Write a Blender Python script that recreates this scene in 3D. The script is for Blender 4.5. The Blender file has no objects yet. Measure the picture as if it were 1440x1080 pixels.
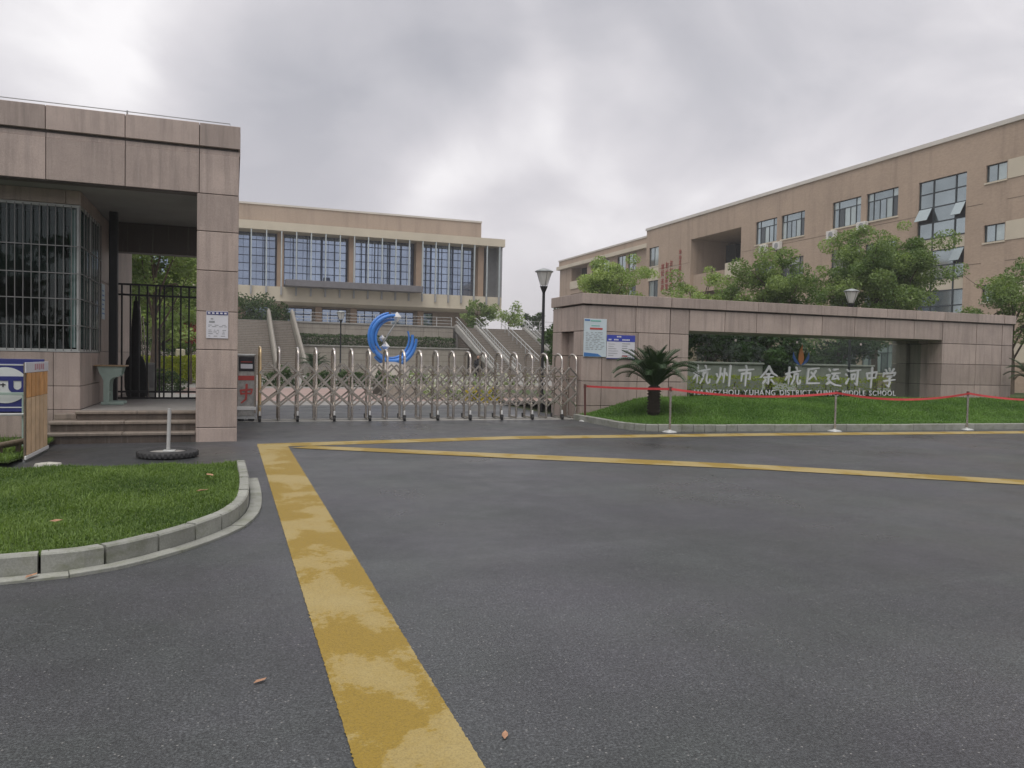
import bpy, math, random
import numpy as np
from mathutils import Vector, Matrix

random.seed(11)
RNG = np.random.default_rng(5)
S = bpy.context.scene
COL = S.collection
PI = math.pi
R = math.radians

# ---------------------------------------------------------------- camera, sky, sun, exposure
# world axes follow the school: +x along the gate line, +y into the campus
YAW, PITCH, ROLL = R(20), R(1.8), 0.02
fw = Vector((math.sin(YAW)*math.cos(PITCH), math.cos(YAW)*math.cos(PITCH), -math.sin(PITCH)))
rt0 = Vector((math.cos(YAW), -math.sin(YAW), 0))
up0 = rt0.cross(fw)
rt = rt0*math.cos(ROLL) + up0*math.sin(ROLL)
up = up0*math.cos(ROLL) - rt0*math.sin(ROLL)
cd = bpy.data.cameras.new('camera')
cam = bpy.data.objects.new('camera', cd)
COL.objects.link(cam)
cd.sensor_width = 36
cd.lens = 36*1081/1440
cd.clip_start = .05
cd.clip_end = 6000
mw = Matrix((rt, up, -fw)).transposed().to_4x4()
mw.translation = Vector((0, 0, 1.5))
cam.matrix_world = mw
S.camera = cam

SUN_EL, SUN_DIR = R(64), Vector((-.55, -.83, 0)).normalized()
SKY_OFF = 23.0
W = bpy.data.worlds.new('World')
S.world = W
W.use_nodes = True
nt = W.node_tree
nt.nodes.clear()


def N(tree, t, **k):
    n = tree.nodes.new(t)
    for a, b in k.items():
        if a.startswith('i_'):
            n.inputs[int(a[2:]) if a[2:].isdigit() else a[2:].replace('_', ' ')].default_value = b
        else:
            setattr(n, a, b)
    return n


def ramp(tree, stops, interp='LINEAR'):
    n = tree.nodes.new('ShaderNodeValToRGB')
    n.color_ramp.interpolation = interp
    e = n.color_ramp.elements
    while len(e) < len(stops):
        e.new(.5)
    for el, (p, c) in zip(e, stops):
        el.position = p
        el.color = (*c, 1) if not isinstance(c, (int, float)) else (c, c, c, 1)
    return n


def math_n(tree, op, a=None, b=None):
    n = tree.nodes.new('ShaderNodeMath')
    n.operation = op
    for i, v in enumerate((a, b)):
        if v is None:
            continue
        if isinstance(v, (int, float)):
            n.inputs[i].default_value = v
        else:
            tree.links.new(v, n.inputs[i])
    return n


def mixc(tree, f, a, b, blend='MIX'):
    n = tree.nodes.new('ShaderNodeMix')
    n.data_type = 'RGBA'
    n.blend_type = blend
    for s, v in ((n.inputs[0], f), (n.inputs[6], a), (n.inputs[7], b)):
        if isinstance(v, (int, float)):
            s.default_value = v
        elif isinstance(v, tuple):
            s.default_value = (*v, 1)
        else:
            tree.links.new(v, s)
    return n


L = nt.links.new
sky = N(nt, 'ShaderNodeTexSky', sky_type='NISHITA', sun_disc=False)
sky.sun_elevation = SUN_EL
sky.sun_rotation = math.atan2(SUN_DIR.x, SUN_DIR.y)
tc = N(nt, 'ShaderNodeTexCoord')
sx = N(nt, 'ShaderNodeSeparateXYZ')
L(tc.outputs['Generated'], sx.inputs[0])
zc = math_n(nt, 'MAXIMUM', sx.outputs[2], 0.0)
den = math_n(nt, 'ADD', zc.outputs[0], .50)
dx = math_n(nt, 'DIVIDE', sx.outputs[0], den.outputs[0])
dy = math_n(nt, 'DIVIDE', sx.outputs[1], den.outputs[0])
cv = N(nt, 'ShaderNodeCombineXYZ')
L(dx.outputs[0], cv.inputs[0]); L(dy.outputs[0], cv.inputs[1])
cv.inputs[2].default_value = SKY_OFF
n1 = N(nt, 'ShaderNodeTexNoise', i_Scale=1.35, i_Detail=3.0, i_Roughness=.45, i_Distortion=.5)
n2 = N(nt, 'ShaderNodeTexNoise', i_Scale=3.6, i_Detail=9.0, i_Roughness=.52, i_Distortion=.35)
L(cv.outputs[0], n1.inputs['Vector']); L(cv.outputs[0], n2.inputs['Vector'])
nm = math_n(nt, 'MULTIPLY', n2.outputs[0], .42)
na = math_n(nt, 'ADD', n1.outputs[0], nm.outputs[0])
cr = ramp(nt, [(.55, (.325, .322, .347)), (.67, (.405, .396, .418)), (.77, (.515, .498, .515)), (.88, (.69, .672, .676))])
L(na.outputs[0], cr.inputs[0])
hz = ramp(nt, [(0, .9), (.12, .5), (.32, 0)])
L(zc.outputs[0], hz.inputs[0])
mh = mixc(nt, hz.outputs[0], cr.outputs[0], (.46, .43, .447))
sc10 = N(nt, 'ShaderNodeVectorMath', operation='SCALE')
sc10.inputs['Scale'].default_value = 10.0
L(mh.outputs[2], sc10.inputs[0])
mx = mixc(nt, .94, sky.outputs[0], sc10.outputs[0])
bg = N(nt, 'ShaderNodeBackground', i_Strength=.1)
L(mx.outputs[2], bg.inputs[0])
wo = N(nt, 'ShaderNodeOutputWorld')
L(bg.outputs[0], wo.inputs[0])

sl = bpy.data.lights.new('sun', 'SUN')
sl.energy = 1.5
sl.angle = R(50)
sl.color = (1, .965, .92)
sun = bpy.data.objects.new('sun', sl)
COL.objects.link(sun)
sd = Vector((SUN_DIR.x*math.cos(SUN_EL), SUN_DIR.y*math.cos(SUN_EL), math.sin(SUN_EL)))
sun.rotation_euler = (-sd).to_track_quat('-Z', 'Y').to_euler()
sun.location = (0, 0, 60)
S.view_settings.view_transform = 'Standard'
S.view_settings.look = 'None'
S.view_settings.exposure = 0.6
S.view_settings.gamma = 1.0
S.view_settings.use_curve_mapping = False
S.cycles.max_bounces = 6
S.cycles.transparent_max_bounces = 16


# ---------------------------------------------------------------- materials
class Mt:
    """small wrapper for one node material"""
    def __init__(s, name, rough=.6, metal=0.0, spec=.5):
        s.m = bpy.data.materials.new(name)
        s.m.use_nodes = True
        s.t = s.m.node_tree
        s.b = s.t.nodes['Principled BSDF']
        s.b.inputs['Roughness'].default_value = rough
        s.b.inputs['Metallic'].default_value = metal
        s.b.inputs['Specular IOR Level'].default_value = spec
        s.tc = s.t.nodes.new('ShaderNodeTexCoord')

    def vec(s, scale=(1, 1, 1), src='Object'):
        mp = s.t.nodes.new('ShaderNodeMapping')
        mp.inputs['Scale'].default_value = scale
        s.t.links.new(s.tc.outputs[src], mp.inputs[0])
        return mp.outputs[0]

    def noise(s, scale, detail=4, rough=.55, stretch=(1, 1, 1), dist=0.0, src='Object'):
        n = N(s.t, 'ShaderNodeTexNoise', i_Scale=scale, i_Detail=float(detail), i_Roughness=rough, i_Distortion=dist)
        s.t.links.new(s.vec(stretch, src), n.inputs['Vector'])
        return n.outputs[0]

    def ramp(s, src, stops, interp='LINEAR'):
        r = ramp(s.t, stops, interp)
        s.t.links.new(src, r.inputs[0])
        return r.outputs[0]

    def mix(s, f, a, b, blend='MIX'):
        return mixc(s.t, f, a, b, blend).outputs[2]

    def col(s, c):
        if isinstance(c, tuple):
            s.b.inputs['Base Color'].default_value = (*c, 1)
        else:
            s.t.links.new(c, s.b.inputs['Base Color'])
        return s

    def rough(s, c):
        s.t.links.new(c, s.b.inputs['Roughness'])

    def bump(s, src, strength=.3, dist=.01):
        bn = N(s.t, 'ShaderNodeBump', i_Strength=strength, i_Distance=dist)
        s.t.links.new(src, bn.inputs['Height'])
        s.t.links.new(bn.outputs[0], s.b.inputs['Normal'])

    def objrand(s, lo, hi):
        oi = s.t.nodes.new('ShaderNodeObjectInfo')
        mr = N(s.t, 'ShaderNodeMapRange')
        mr.inputs[3].default_value = lo
        mr.inputs[4].default_value = hi
        s.t.links.new(oi.outputs['Random'], mr.inputs[0])
        return mr.outputs[0]

    def scale(s, c, f):
        n = N(s.t, 'ShaderNodeVectorMath', operation='SCALE')
        if isinstance(c, tuple):
            n.inputs[0].default_value = c
        else:
            s.t.links.new(c, n.inputs[0])
        if isinstance(f, (int, float)):
            n.inputs['Scale'].default_value = f
        else:
            s.t.links.new(f, n.inputs['Scale'])
        return n.outputs[0]


def simple(name, c, rough=.6, metal=0.0, var=.12, vs=6.0, bump=0.0, bs=60.0, orand=0.0, spec=.5):
    m = Mt(name, rough, metal, spec)
    k = m.ramp(m.noise(vs, 5), [(.3, 1-var), (.7, 1+var)])
    c2 = m.mix(1.0, c, k, 'MULTIPLY')
    if orand:
        c2 = m.scale(c2, m.objrand(1-orand, 1+orand))
    m.col(c2)
    if bump:
        m.bump(m.noise(bs, 3), bump, .01)
    return m.m


def granite(name, c, streak=.5, orand=.13, rough=.48):
    m = Mt(name, rough)
    sp = m.ramp(m.noise(190, 2, .7), [(.35, .72), (.5, 1.0), (.68, 1.22)])
    mo = m.ramp(m.noise(1.6, 6, .6), [(.3, .86), (.7, 1.1)])
    c2 = m.mix(1, c, sp, 'MULTIPLY')
    c2 = m.mix(1, c2, mo, 'MULTIPLY')
    # rain streaks running down the stone and dull grime
    st = m.ramp(m.noise(2.2, 6, .62, (5, 5, .32)), [(.47, 0), (.72, 1)])
    f = m.t.nodes.new('ShaderNodeMath'); f.operation = 'MULTIPLY'
    m.t.links.new(st, f.inputs[0]); f.inputs[1].default_value = streak
    c2 = m.mix(f.outputs[0], c2, (c[0]*.42, c[1]*.43, c[2]*.44))
    st2 = m.ramp(m.noise(3.1, 5, .6, (6, 6, .25)), [(.58, 0), (.8, .30)])
    c2 = m.mix(st2, c2, (.46, .42, .39))
    if orand:
        c2 = m.scale(c2, m.objrand(1-orand, 1+orand))
    m.col(c2)
    m.bump(m.noise(150, 3), .12, .004)
    return m.m


M = {}
M['granite'] = granite('granite_cladding', (.405, .328, .288))
M['granite_dark'] = granite('granite_backing', (.085, .07, .063), .2, 0)
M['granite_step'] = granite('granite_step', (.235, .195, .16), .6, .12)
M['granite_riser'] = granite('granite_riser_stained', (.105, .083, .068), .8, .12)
M['pole_grey'] = simple('pale_grey_pole', (.42, .42, .41), .5, 0, .1, 9)
M['plat'] = granite('platform_paving', (.33, .31, .29), .3, .05)
M['soffit'] = simple('soffit_plaster', (.30, .30, .29), .8, var=.1, vs=1.5)
M['black_metal'] = simple('black_metal', (.012, .012, .014), .42, .2, .2, 20)
M['steel'] = simple('brushed_steel', (.64, .59, .54), .25, 1.0, .14, 3.0, orand=.12)
M['gold_steel'] = simple('champagne_steel', (.66, .50, .29), .28, 1.0, .1, 8)
M['bar_steel'] = simple('window_bar_steel', (.21, .21, .205), .42, .5, .1, 9)
M['rubber'] = simple('black_rubber', (.032, .032, .033), .75, 0, .25, 18, .3)
M['white_paint'] = simple('white_paint', (.70, .70, .68), .5, 0, .08, 5)
M['white_plastic'] = simple('white_plastic', (.72, .72, .70), .4, 0, .05, 4)
M['grey_metal'] = simple('grey_painted_metal', (.30, .31, .31), .5, .2, .12, 6)
M['pale_metal'] = simple('pale_grey_metal', (.46, .47, .46), .45, .3, .12, 6)
M['concrete'] = simple('concrete', (.33, .32, .295), .85, 0, .2, 3, .25, 70, .08)
M['stone_wall'] = granite('retaining_stone', (.335, .30, .255), .35, 0)
M['baluster_stone'] = granite('balustrade_stone', (.24, .225, .19), .35, 0)
M['step_stone'] = granite('stair_stone', (.30, .275, .235), .3, 0)
M['pave'] = simple('plaza_paving', (.235, .225, .21), .7, 0, .18, .8)
M['brick_pave'] = simple('red_brick_paving', (.30, .215, .19), .8, 0, .2, 1.2)
M['cream'] = simple('cream_render', (.545, .49, .385), .8, 0, .07, .6)
M['roofcap'] = simple('pale_parapet_cap', (.56, .53, .48), .7, 0, .08, .6)
M['ac_white'] = simple('air_conditioner_casing', (.60, .585, .55), .5, 0, .06, 5)
M['frame_dark'] = simple('dark_window_frame', (.045, .055, .062), .45, .3, .1, 4)
M['frame_blue'] = simple('navy_mullion', (.025, .04, .085), .4, .3, .1, 4)
M['fin'] = simple('pale_blue_fin', (.44, .49, .50), .5, .1, .08, 2)
M['fin_grey'] = simple('grey_louvre', (.31, .315, .325), .6, .1, .08, 2)
M['canopy_grey'] = simple('dark_canopy', (.16, .155, .165), .6, .1, .1, 2)
M['tan'] = simple('tan_column', (.38, .275, .20), .8, 0, .08, 1)
M['wood_top'] = simple('plywood_desk_top', (.36, .25, .15), .5, 0, .15, 12)
M['mint'] = simple('mint_green_steel', (.335, .43, .385), .45, .1, .08, 9)
M['navy'] = simple('navy_blue_print', (.022, .028, .16), .45, 0, .08, 6)
M['blue_head'] = simple('blue_print', (.04, .06, .36), .45, 0, .08, 6)
M['sign_white'] = simple('white_print', (.60, .63, .62), .45, 0, .05, 5)
M['paper'] = simple('white_paper', (.62, .62, .66), .6, 0, .04, 4)
M['paper_blue'] = simple('pale_blue_poster', (.52, .60, .64), .5, 0, .06, 3)
M['print_grey'] = simple('grey_print', (.26, .27, .28), .6)
M['print_black'] = simple('black_print', (.02, .02, .025), .6)
M['print_red'] = simple('red_print', (.45, .07, .06), .55)
M['print_green'] = simple('green_print', (.13, .40, .33), .55)
M['sky_print'] = simple('azure_print', (.05, .17, .42), .5)
M['red_tape'] = simple('red_tape', (.55, .055, .06), .4, 0, .1, 7)
M['rose_metal'] = simple('dark_red_pole', (.13, .05, .045), .5, .2)
M['letter_white'] = simple('brushed_white_letter', (.82, .83, .83), .35, 0, .05, 4)
M['flame'] = simple('orange_emblem', (.62, .22, .045), .4, 0, .1, 5)
M['wing_blue'] = simple('blue_emblem', (.03, .12, .42), .35, 0, .15, 5)
M['sculpt_blue'] = simple('glossy_blue_paint', (.035, .18, .55), .28, 0, .12, 1.5)
M['silver'] = simple('polished_silver', (.78, .77, .74), .22, .75, .05, 2)
M['tree_bark'] = simple('tree_bark', (.105, .08, .058), .9, 0, .3, 7, .6, 40)
M['cycad_bark'] = simple('cycad_trunk_fibre', (.035, .027, .02), .95, 0, .3, 20, .6, 60)
M['soil'] = simple('dark_soil', (.045, .038, .028), .95, 0, .3, 6)
M['earth'] = simple('earth_and_grass', (.07, .085, .04), .95, 0, .3, .05)
M['umbrella'] = simple('black_canvas', (.011, .011, .012), .85, 0, .3, 12)
M['slogan_red'] = simple('faded_red_lettering', (.30, .06, .045), .6, 0, .15, 2)
M['cloth_dark'] = simple('dark_clothing', (.012, .012, .015), .9)
M['skin'] = simple('skin', (.42, .26, .19), .55)
M['hair'] = simple('black_hair', (.01, .009, .008), .5)
M['lamp_black'] = simple('lamp_post_paint', (.022, .023, .025), .45, .3, .1, 6)
M['lamp_glass'] = simple('frosted_lamp_glass', (.60, .60, .57), .3, 0, .05, 3)
M['lamp_cap'] = simple('grey_lamp_cap', (.30, .32, .32), .4, .3, .1, 6)
M['dry_leaf'] = simple('dry_leaf', (.36, .20, .12), .8, 0, .2, 40)
M['rock'] = simple('pale_rock', (.42, .41, .36), .9, 0, .2, 9, .6, 30)
M['blind'] = simple('window_blind', (.035, .05, .05), .7, 0, .05, 2)
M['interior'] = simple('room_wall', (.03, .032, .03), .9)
M['timber'] = simple('weathered_timber', (.15, .12, .085), .8, 0, .25, 8)


def brickish(name, c):
    """small face tiles seen from afar: fine course lines, drifting tone"""
    m = Mt(name, .75)
    mo = m.ramp(m.noise(.22, 6, .6), [(.3, .9), (.7, 1.09)])
    fi = m.ramp(m.noise(5.0, 4, .6, (1, 1, 2.5)), [(.3, .90), (.7, 1.09)])
    st = m.ramp(m.noise(.9, 5, .6, (1.5, 1.5, .12)), [(.52, 1), (.8, .74)])
    c2 = m.mix(1, m.mix(1, m.mix(1, c, mo, 'MULTIPLY'), fi, 'MULTIPLY'), st, 'MULTIPLY')
    m.col(c2)
    return m.m


M['brown_tile'] = brickish('brown_face_tile', (.395, .303, .228))
M['brown_tile_hall'] = brickish('brown_face_tile_hall', (.36, .285, .226))


def asphalt():
    m = Mt('asphalt', .55)
    ag = m.ramp(m.noise(80, 4, .8), [(.30, .22), (.5, .90), (.66, 2.3)])
    pa = m.ramp(m.noise(.28, 6, .6), [(.3, .72), (.7, 1.28)])
    pb = m.ramp(m.noise(1.7, 6, .65, (1, .6, 1)), [(.3, .82), (.7, 1.2)])
    c = m.mix(1, (.0495, .0505, .0535), ag, 'MULTIPLY')
    gr = m.ramp(m.noise(26, 5, .78), [(.32, .66), (.5, 1.0), (.68, 1.38)])
    wt = m.ramp(m.noise(1.1, 5, .6, (.16, 1.3, 1), .3), [(.56, 1.0), (.70, 1.22)])
    c = m.mix(1, m.mix(1, c, pa, 'MULTIPLY'), pb, 'MULTIPLY')
    c = m.mix(1, m.mix(1, c, gr, 'MULTIPLY'), wt, 'MULTIPLY')
    # a tint drifting between greenish and bluish grey
    tn = m.ramp(m.noise(.7, 3), [(.35, (.93, 1.02, .95)), (.65, (1.0, .99, 1.05))])
    c = m.mix(1, c, tn, 'MULTIPLY')
    vo = N(m.t, 'ShaderNodeTexVoronoi', i_Scale=75.0)
    m.t.links.new(m.vec(), vo.inputs['Vector'])
    sc = N(m.t, 'ShaderNodeSeparateColor')
    m.t.links.new(vo.outputs['Color'], sc.inputs[0])
    pick = math_n(m.t, 'GREATER_THAN', sc.outputs[0], .975)
    near = math_n(m.t, 'LESS_THAN', vo.outputs['Distance'], .34)
    both = math_n(m.t, 'MULTIPLY', pick.outputs[0], near.outputs[0])
    f = math_n(m.t, 'MULTIPLY', both.outputs[0], .75)
    c = m.mix(f.outputs[0], c, (.24, .235, .225))
    m.col(c)
    m.rough(m.ramp(m.noise(.45, 6, .65), [(.38, .27), (.62, .55)]))
    m.bump(m.noise(80, 4, .8), .5, .006)
    return m.m


M['asphalt'] = asphalt()


def yellow_paint():
    m = Mt('yellow_road_paint', .55)
    a = m.noise(1.5, 4, .55, (1.0, .8, 1), .3)
    b = m.noise(22, 6, .8)
    s = math_n(m.t, 'MULTIPLY', b, .30)
    t = math_n(m.t, 'ADD', a, s.outputs[0])
    t = math_n(m.t, 'SUBTRACT', t.outputs[0], .045)
    c = m.ramp(t.outputs[0], [(.575, (.262, .172, .016)), (.595, (.28, .188, .022)), (.615, (.325, .24, .075)), (.75, (.345, .265, .10))])
    sp = m.ramp(m.noise(120, 2, .7), [(.3, .72), (.5, 1), (.7, 1.12)])
    c = m.mix(1, c, sp, 'MULTIPLY')
    we = m.ramp(m.noise(7, 6, .7, (1, 1, 1), .5), [(.665, 0), (.73, .7)])
    c = m.mix(we, c, (.10, .085, .06))
    ch = m.ramp(m.noise(55, 4, .8), [(.655, 0), (.70, .85)])
    bl = m.ramp(m.noise(1.3, 4, .6), [(.45, 0), (.62, 1)])
    c = m.mix(math_n(m.t, 'MULTIPLY', ch, bl).outputs[0], c, (.055, .05, .045))
    m.col(c)
    m.bump(m.noise(80, 4, .8), .5, .005)
    return m.m


M['yellow'] = yellow_paint()


def kerb_mat():
    m = Mt('kerb_concrete', .85)
    mo = m.ramp(m.noise(3, 6, .65), [(.3, .80), (.7, 1.12)])
    fi = m.ramp(m.noise(80, 3, .7), [(.3, .85), (.7, 1.14)])
    c = m.mix(1, m.mix(1, (.275, .28, .25), mo, 'MULTIPLY'), fi, 'MULTIPLY')
    gr = m.ramp(m.noise(5, 6, .7, (1, 1, 1.5)), [(.48, 0), (.72, .85)])
    c = m.mix(gr, c, (.16, .17, .115))
    c = m.scale(c, m.objrand(.88, 1.1))
    m.col(c)
    m.bump(m.noise(70, 4), .3, .006)
    return m.m


M['kerb'] = kerb_mat()


def leaf_mat(name, lo, hi, trans=.38, rough=.55):
    m = Mt(name, rough, 0, .35)
    at = N(m.t, 'ShaderNodeAttribute', attribute_name='tint')
    c = m.ramp(at.outputs['Fac'], [(0, lo), (1, hi)])
    m.col(c)
    tr = N(m.t, 'ShaderNodeBsdfTranslucent')
    m.t.links.new(m.mix(1, c, (1.25, 1.35, .6), 'MULTIPLY'), tr.inputs[0])
    ms = N(m.t, 'ShaderNodeMixShader', i_0=trans)
    out = m.t.nodes['Material Output']
    m.t.links.new(m.b.outputs[0], ms.inputs[1])
    m.t.links.new(tr.outputs[0], ms.inputs[2])
    m.t.links.new(ms.outputs[0], out.inputs[0])
    return m.m


M['grass'] = leaf_mat('grass_blade', (.058, .112, .024), (.205, .295, .078))
M['grass2'] = leaf_mat('watered_grass_blade', (.055, .132, .024), (.168, .295, .07))
M['leaf_mid'] = leaf_mat('mid_green_leaf', (.08, .14, .04), (.26, .335, .13))
M['leaf_dark'] = leaf_mat('dark_green_leaf', (.022, .05, .016), (.075, .125, .04))
M['leaf_light'] = leaf_mat('light_green_leaf', (.15, .225, .065), (.36, .44, .18))
M['leaf_gold'] = leaf_mat('golden_leaf', (.26, .31, .025), (.50, .52, .07))
M['leaf_grey'] = leaf_mat('grey_green_leaf', (.20, .22, .15), (.36, .38, .28))
M['leaf_red'] = leaf_mat('red_blossom', (.20, .03, .04), (.42, .09, .10))
M['leaf_pale'] = leaf_mat('pale_blossom', (.42, .44, .36), (.62, .62, .52))
M['flower_white'] = leaf_mat('white_flower', (.50, .50, .50), (.75, .74, .72))
M['flower_yellow'] = leaf_mat('yellow_flower', (.55, .38, .02), (.72, .55, .05))
M['cycad'] = leaf_mat('cycad_leaflet', (.012, .034, .012), (.045, .085, .028), .12, .4)


def turf(name, lo, hi):
    m = Mt(name, .95)
    m.col(m.ramp(m.noise(9, 6, .7), [(.3, lo), (.7, hi)]))
    m.bump(m.noise(60, 4), .6, .02)
    return m.m


M['turf'] = turf('turf', (.03, .05, .012), (.07, .10, .028))


def mirror_glass(name, c, metal, rough=.06, wav=.02):
    m = Mt(name, rough, metal, .8)
    m.col(m.scale(m.mix(1, c, m.ramp(m.noise(.6, 3), [(.3, .88), (.7, 1.1)]), 'MULTIPLY'), m.objrand(.85, 1.12)))
    m.bump(m.noise(1.1, 2), wav, .05)
    return m.m


M['glass_hall'] = mirror_glass('blue_reflective_glass', (.29, .355, .47), .9)
M['glass_block'] = mirror_glass('grey_green_window_glass', (.37, .43, .44), .88)
M['glass_dark'] = mirror_glass('dark_window_glass', (.10, .115, .12), .6)
M['glass_pale'] = mirror_glass('curtained_window_glass', (.46, .53, .52), .55, .12)
M['reflection_tubes'] = simple('pale_reflection_tone', (.30, .36, .36), .7)  # pale tone standing in for the reflection in the booth's side window


def clear_glass(name, tint, refl):
    m = bpy.data.materials.new(name)
    m.use_nodes = True
    t = m.node_tree
    t.nodes.clear()
    tr = N(t, 'ShaderNodeBsdfTransparent'); tr.inputs[0].default_value = (*tint, 1)
    gl = N(t, 'ShaderNodeBsdfGlossy', i_Roughness=.02)
    gl.inputs[0].default_value = (.9, .95, .95, 1)
    fr = N(t, 'ShaderNodeLayerWeight', i_Blend=.5)
    pw = math_n(t, 'POWER', fr.outputs['Facing'], 5.0)
    ma = math_n(t, 'MULTIPLY', pw.outputs[0], .96)
    ad = math_n(t, 'ADD', ma.outputs[0], .04)
    mu = math_n(t, 'MULTIPLY', ad.outputs[0], refl)
    ms = N(t, 'ShaderNodeMixShader')
    t.links.new(mu.outputs[0], ms.inputs[0])
    t.links.new(tr.outputs[0], ms.inputs[1]); t.links.new(gl.outputs[0], ms.inputs[2])
    o = N(t, 'ShaderNodeOutputMaterial')
    t.links.new(ms.outputs[0], o.inputs[0])
    return m


M['glass_clear'] = clear_glass('clear_sign_glass', (.80, .86, .83), .5)
M['glass_booth'] = clear_glass('booth_window_glass', (.55, .64, .62), .8)


# ---------------------------------------------------------------- mesh helpers
def wloc(o):
    v = Vector((0, 0, 0))
    while o is not None:
        v += o.location
        o = o.parent
    return v


def tag(o, label=None, cat=None, group=None, kind=None):
    for k, v in (('label', label), ('category', cat), ('group', group), ('kind', kind)):
        if v:
            o[k] = v
    return o


def thing(name, label, cat, loc=(0, 0, 0), group=None, rz=0):
    o = bpy.data.objects.new(name, None)
    o.empty_display_size = .2
    COL.objects.link(o)
    o.location = loc
    o.rotation_euler.z = rz
    return tag(o, label, cat, group)


def copy_tree(o, parent=None, loc=None, rz=None, label=None, scale=None):
    c = o.copy()
    COL.objects.link(c)
    if parent is not None:
        c.parent = parent
    if loc is not None:
        c.location = loc
    if rz is not None:
        c.rotation_euler.z = rz
    if scale is not None:
        c.scale = scale
    if label:
        c['label'] = label
    for ch in list(o.children):
        copy_tree(ch, c)
    return c


class MB:
    def __init__(s):
        s.v, s.f, s.mi, s.sm = [], [], [], []

    def add(s, vs, fs, mi=0, smooth=False):
        o = len(s.v)
        s.v += [tuple(v) for v in vs]
        for f in fs:
            s.f.append(tuple(i+o for i in f))
            s.mi.append(mi)
            s.sm.append(smooth)
        return s

    def box(s, x0, x1, y0, y1, z0, z1, mi=0, b=0.0):
        if b <= 0:
            vs = [(x, y, z) for z in (z0, z1) for y in (y0, y1) for x in (x0, x1)]
            return s.add(vs, [(0, 2, 3, 1), (4, 5, 7, 6), (0, 1, 5, 4), (2, 6, 7, 3), (0, 4, 6, 2), (1, 3, 7, 5)], mi)
        b = min(b, (x1-x0)*.45, (y1-y0)*.45, (z1-z0)*.45)
        X, Y, Z = (x0, x1), (y0, y1), (z0, z1)
        vs, idx = [], {}
        for i in (0, 1):
            for j in (0, 1):
                for k in (0, 1):
                    sx_, sy_, sz_ = (b if i == 0 else -b), (b if j == 0 else -b), (b if k == 0 else -b)
                    for a, p in enumerate(((X[i], Y[j]+sy_, Z[k]+sz_), (X[i]+sx_, Y[j], Z[k]+sz_), (X[i]+sx_, Y[j]+sy_, Z[k]))):
                        idx[i, j, k, a] = len(vs)
                        vs.append(p)
        fs = []
        q = lambda *c: fs.append([idx[t] for t in c])
        q((0,0,0,0), (0,0,1,0), (0,1,1,0), (0,1,0,0)); q((1,0,0,0), (1,1,0,0), (1,1,1,0), (1,0,1,0))
        q((0,0,0,1), (1,0,0,1), (1,0,1,1), (0,0,1,1)); q((0,1,0,1), (0,1,1,1), (1,1,1,1), (1,1,0,1))
        q((0,0,0,2), (0,1,0,2), (1,1,0,2), (1,0,0,2)); q((0,0,1,2), (1,0,1,2), (1,1,1,2), (0,1,1,2))
        for k in (0, 1):
            for i in (0, 1):
                q((i,0,k,0), (i,1,k,0), (i,1,k,2), (i,0,k,2))
            for j in (0, 1):
                q((0,j,k,1), (1,j,k,1), (1,j,k,2), (0,j,k,2))
        for i in (0, 1):
            for j in (0, 1):
                q((i,j,0,0), (i,j,1,0), (i,j,1,1), (i,j,0,1))
        for i in (0, 1):
            for j in (0, 1):
                for k in (0, 1):
                    q((i,j,k,0), (i,j,k,1), (i,j,k,2))
        return s.add(vs, fs, mi)

    def cyl(s, p, q, r0, r1=None, n=8, mi=0, caps=True, smooth=True):
        r1 = r0 if r1 is None else r1
        p, q = Vector(p), Vector(q)
        d = (q-p).normalized()
        a = d.orthogonal().normalized()
        b = d.cross(a)
        vs = []
        for c, r in ((p, r0), (q, r1)):
            for i in range(n):
                t = 2*PI*i/n
                vs.append(c + (a*math.cos(t)+b*math.sin(t))*r)
        s.add(vs, [(i, (i+1) % n, n+(i+1) % n, n+i) for i in range(n)], mi, smooth)
        if caps:
            s.add(vs[:n], [tuple(range(n-1, -1, -1))], mi)
            s.add(vs[n:], [tuple(range(n))], mi)
        return s

    def tube(s, pts, r, n=6, mi=0, caps=True, smooth=True):
        pts = [Vector(p) for p in pts]
        rs = r if isinstance(r, (list, tuple)) else [r]*len(pts)
        ref = None
        vs = []
        for i, p in enumerate(pts):
            d = (pts[min(i+1, len(pts)-1)] - pts[max(i-1, 0)]).normalized()
            if ref is None:
                ref = d.orthogonal().normalized()
            ref = (ref - d*ref.dot(d))
            ref = ref.normalized() if ref.length > 1e-6 else d.orthogonal().normalized()
            b = d.cross(ref)
            for k in range(n):
                t = 2*PI*k/n
                vs.append(p + (ref*math.cos(t)+b*math.sin(t))*rs[i])
        fs = []
        for i in range(len(pts)-1):
            for k in range(n):
                fs.append((i*n+k, i*n+(k+1) % n, (i+1)*n+(k+1) % n, (i+1)*n+k))
        s.add(vs, fs, mi, smooth)
        if caps:
            s.add(vs[:n], [tuple(range(n-1, -1, -1))], mi)
            s.add(vs[-n:], [tuple(range(n))], mi)
        return s

    def prism(s, poly, d0, d1, plane='xz', mi=0):
        """poly of (a, b) swept along the third axis from d0 to d1"""
        n = len(poly)
        P = {'xz': lambda a, b, d: (a, d, b), 'yz': lambda a, b, d: (d, a, b), 'xy': lambda a, b, d: (a, b, d)}[plane]
        vs = [P(a, b, d0) for a, b in poly] + [P(a, b, d1) for a, b in poly]
        fs = [tuple(range(n)), tuple(range(2*n-1, n-1, -1))]
        fs += [(i, n+i, n+(i+1) % n, (i+1) % n) for i in range(n)]
        return s.add(vs, fs, mi)

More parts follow.
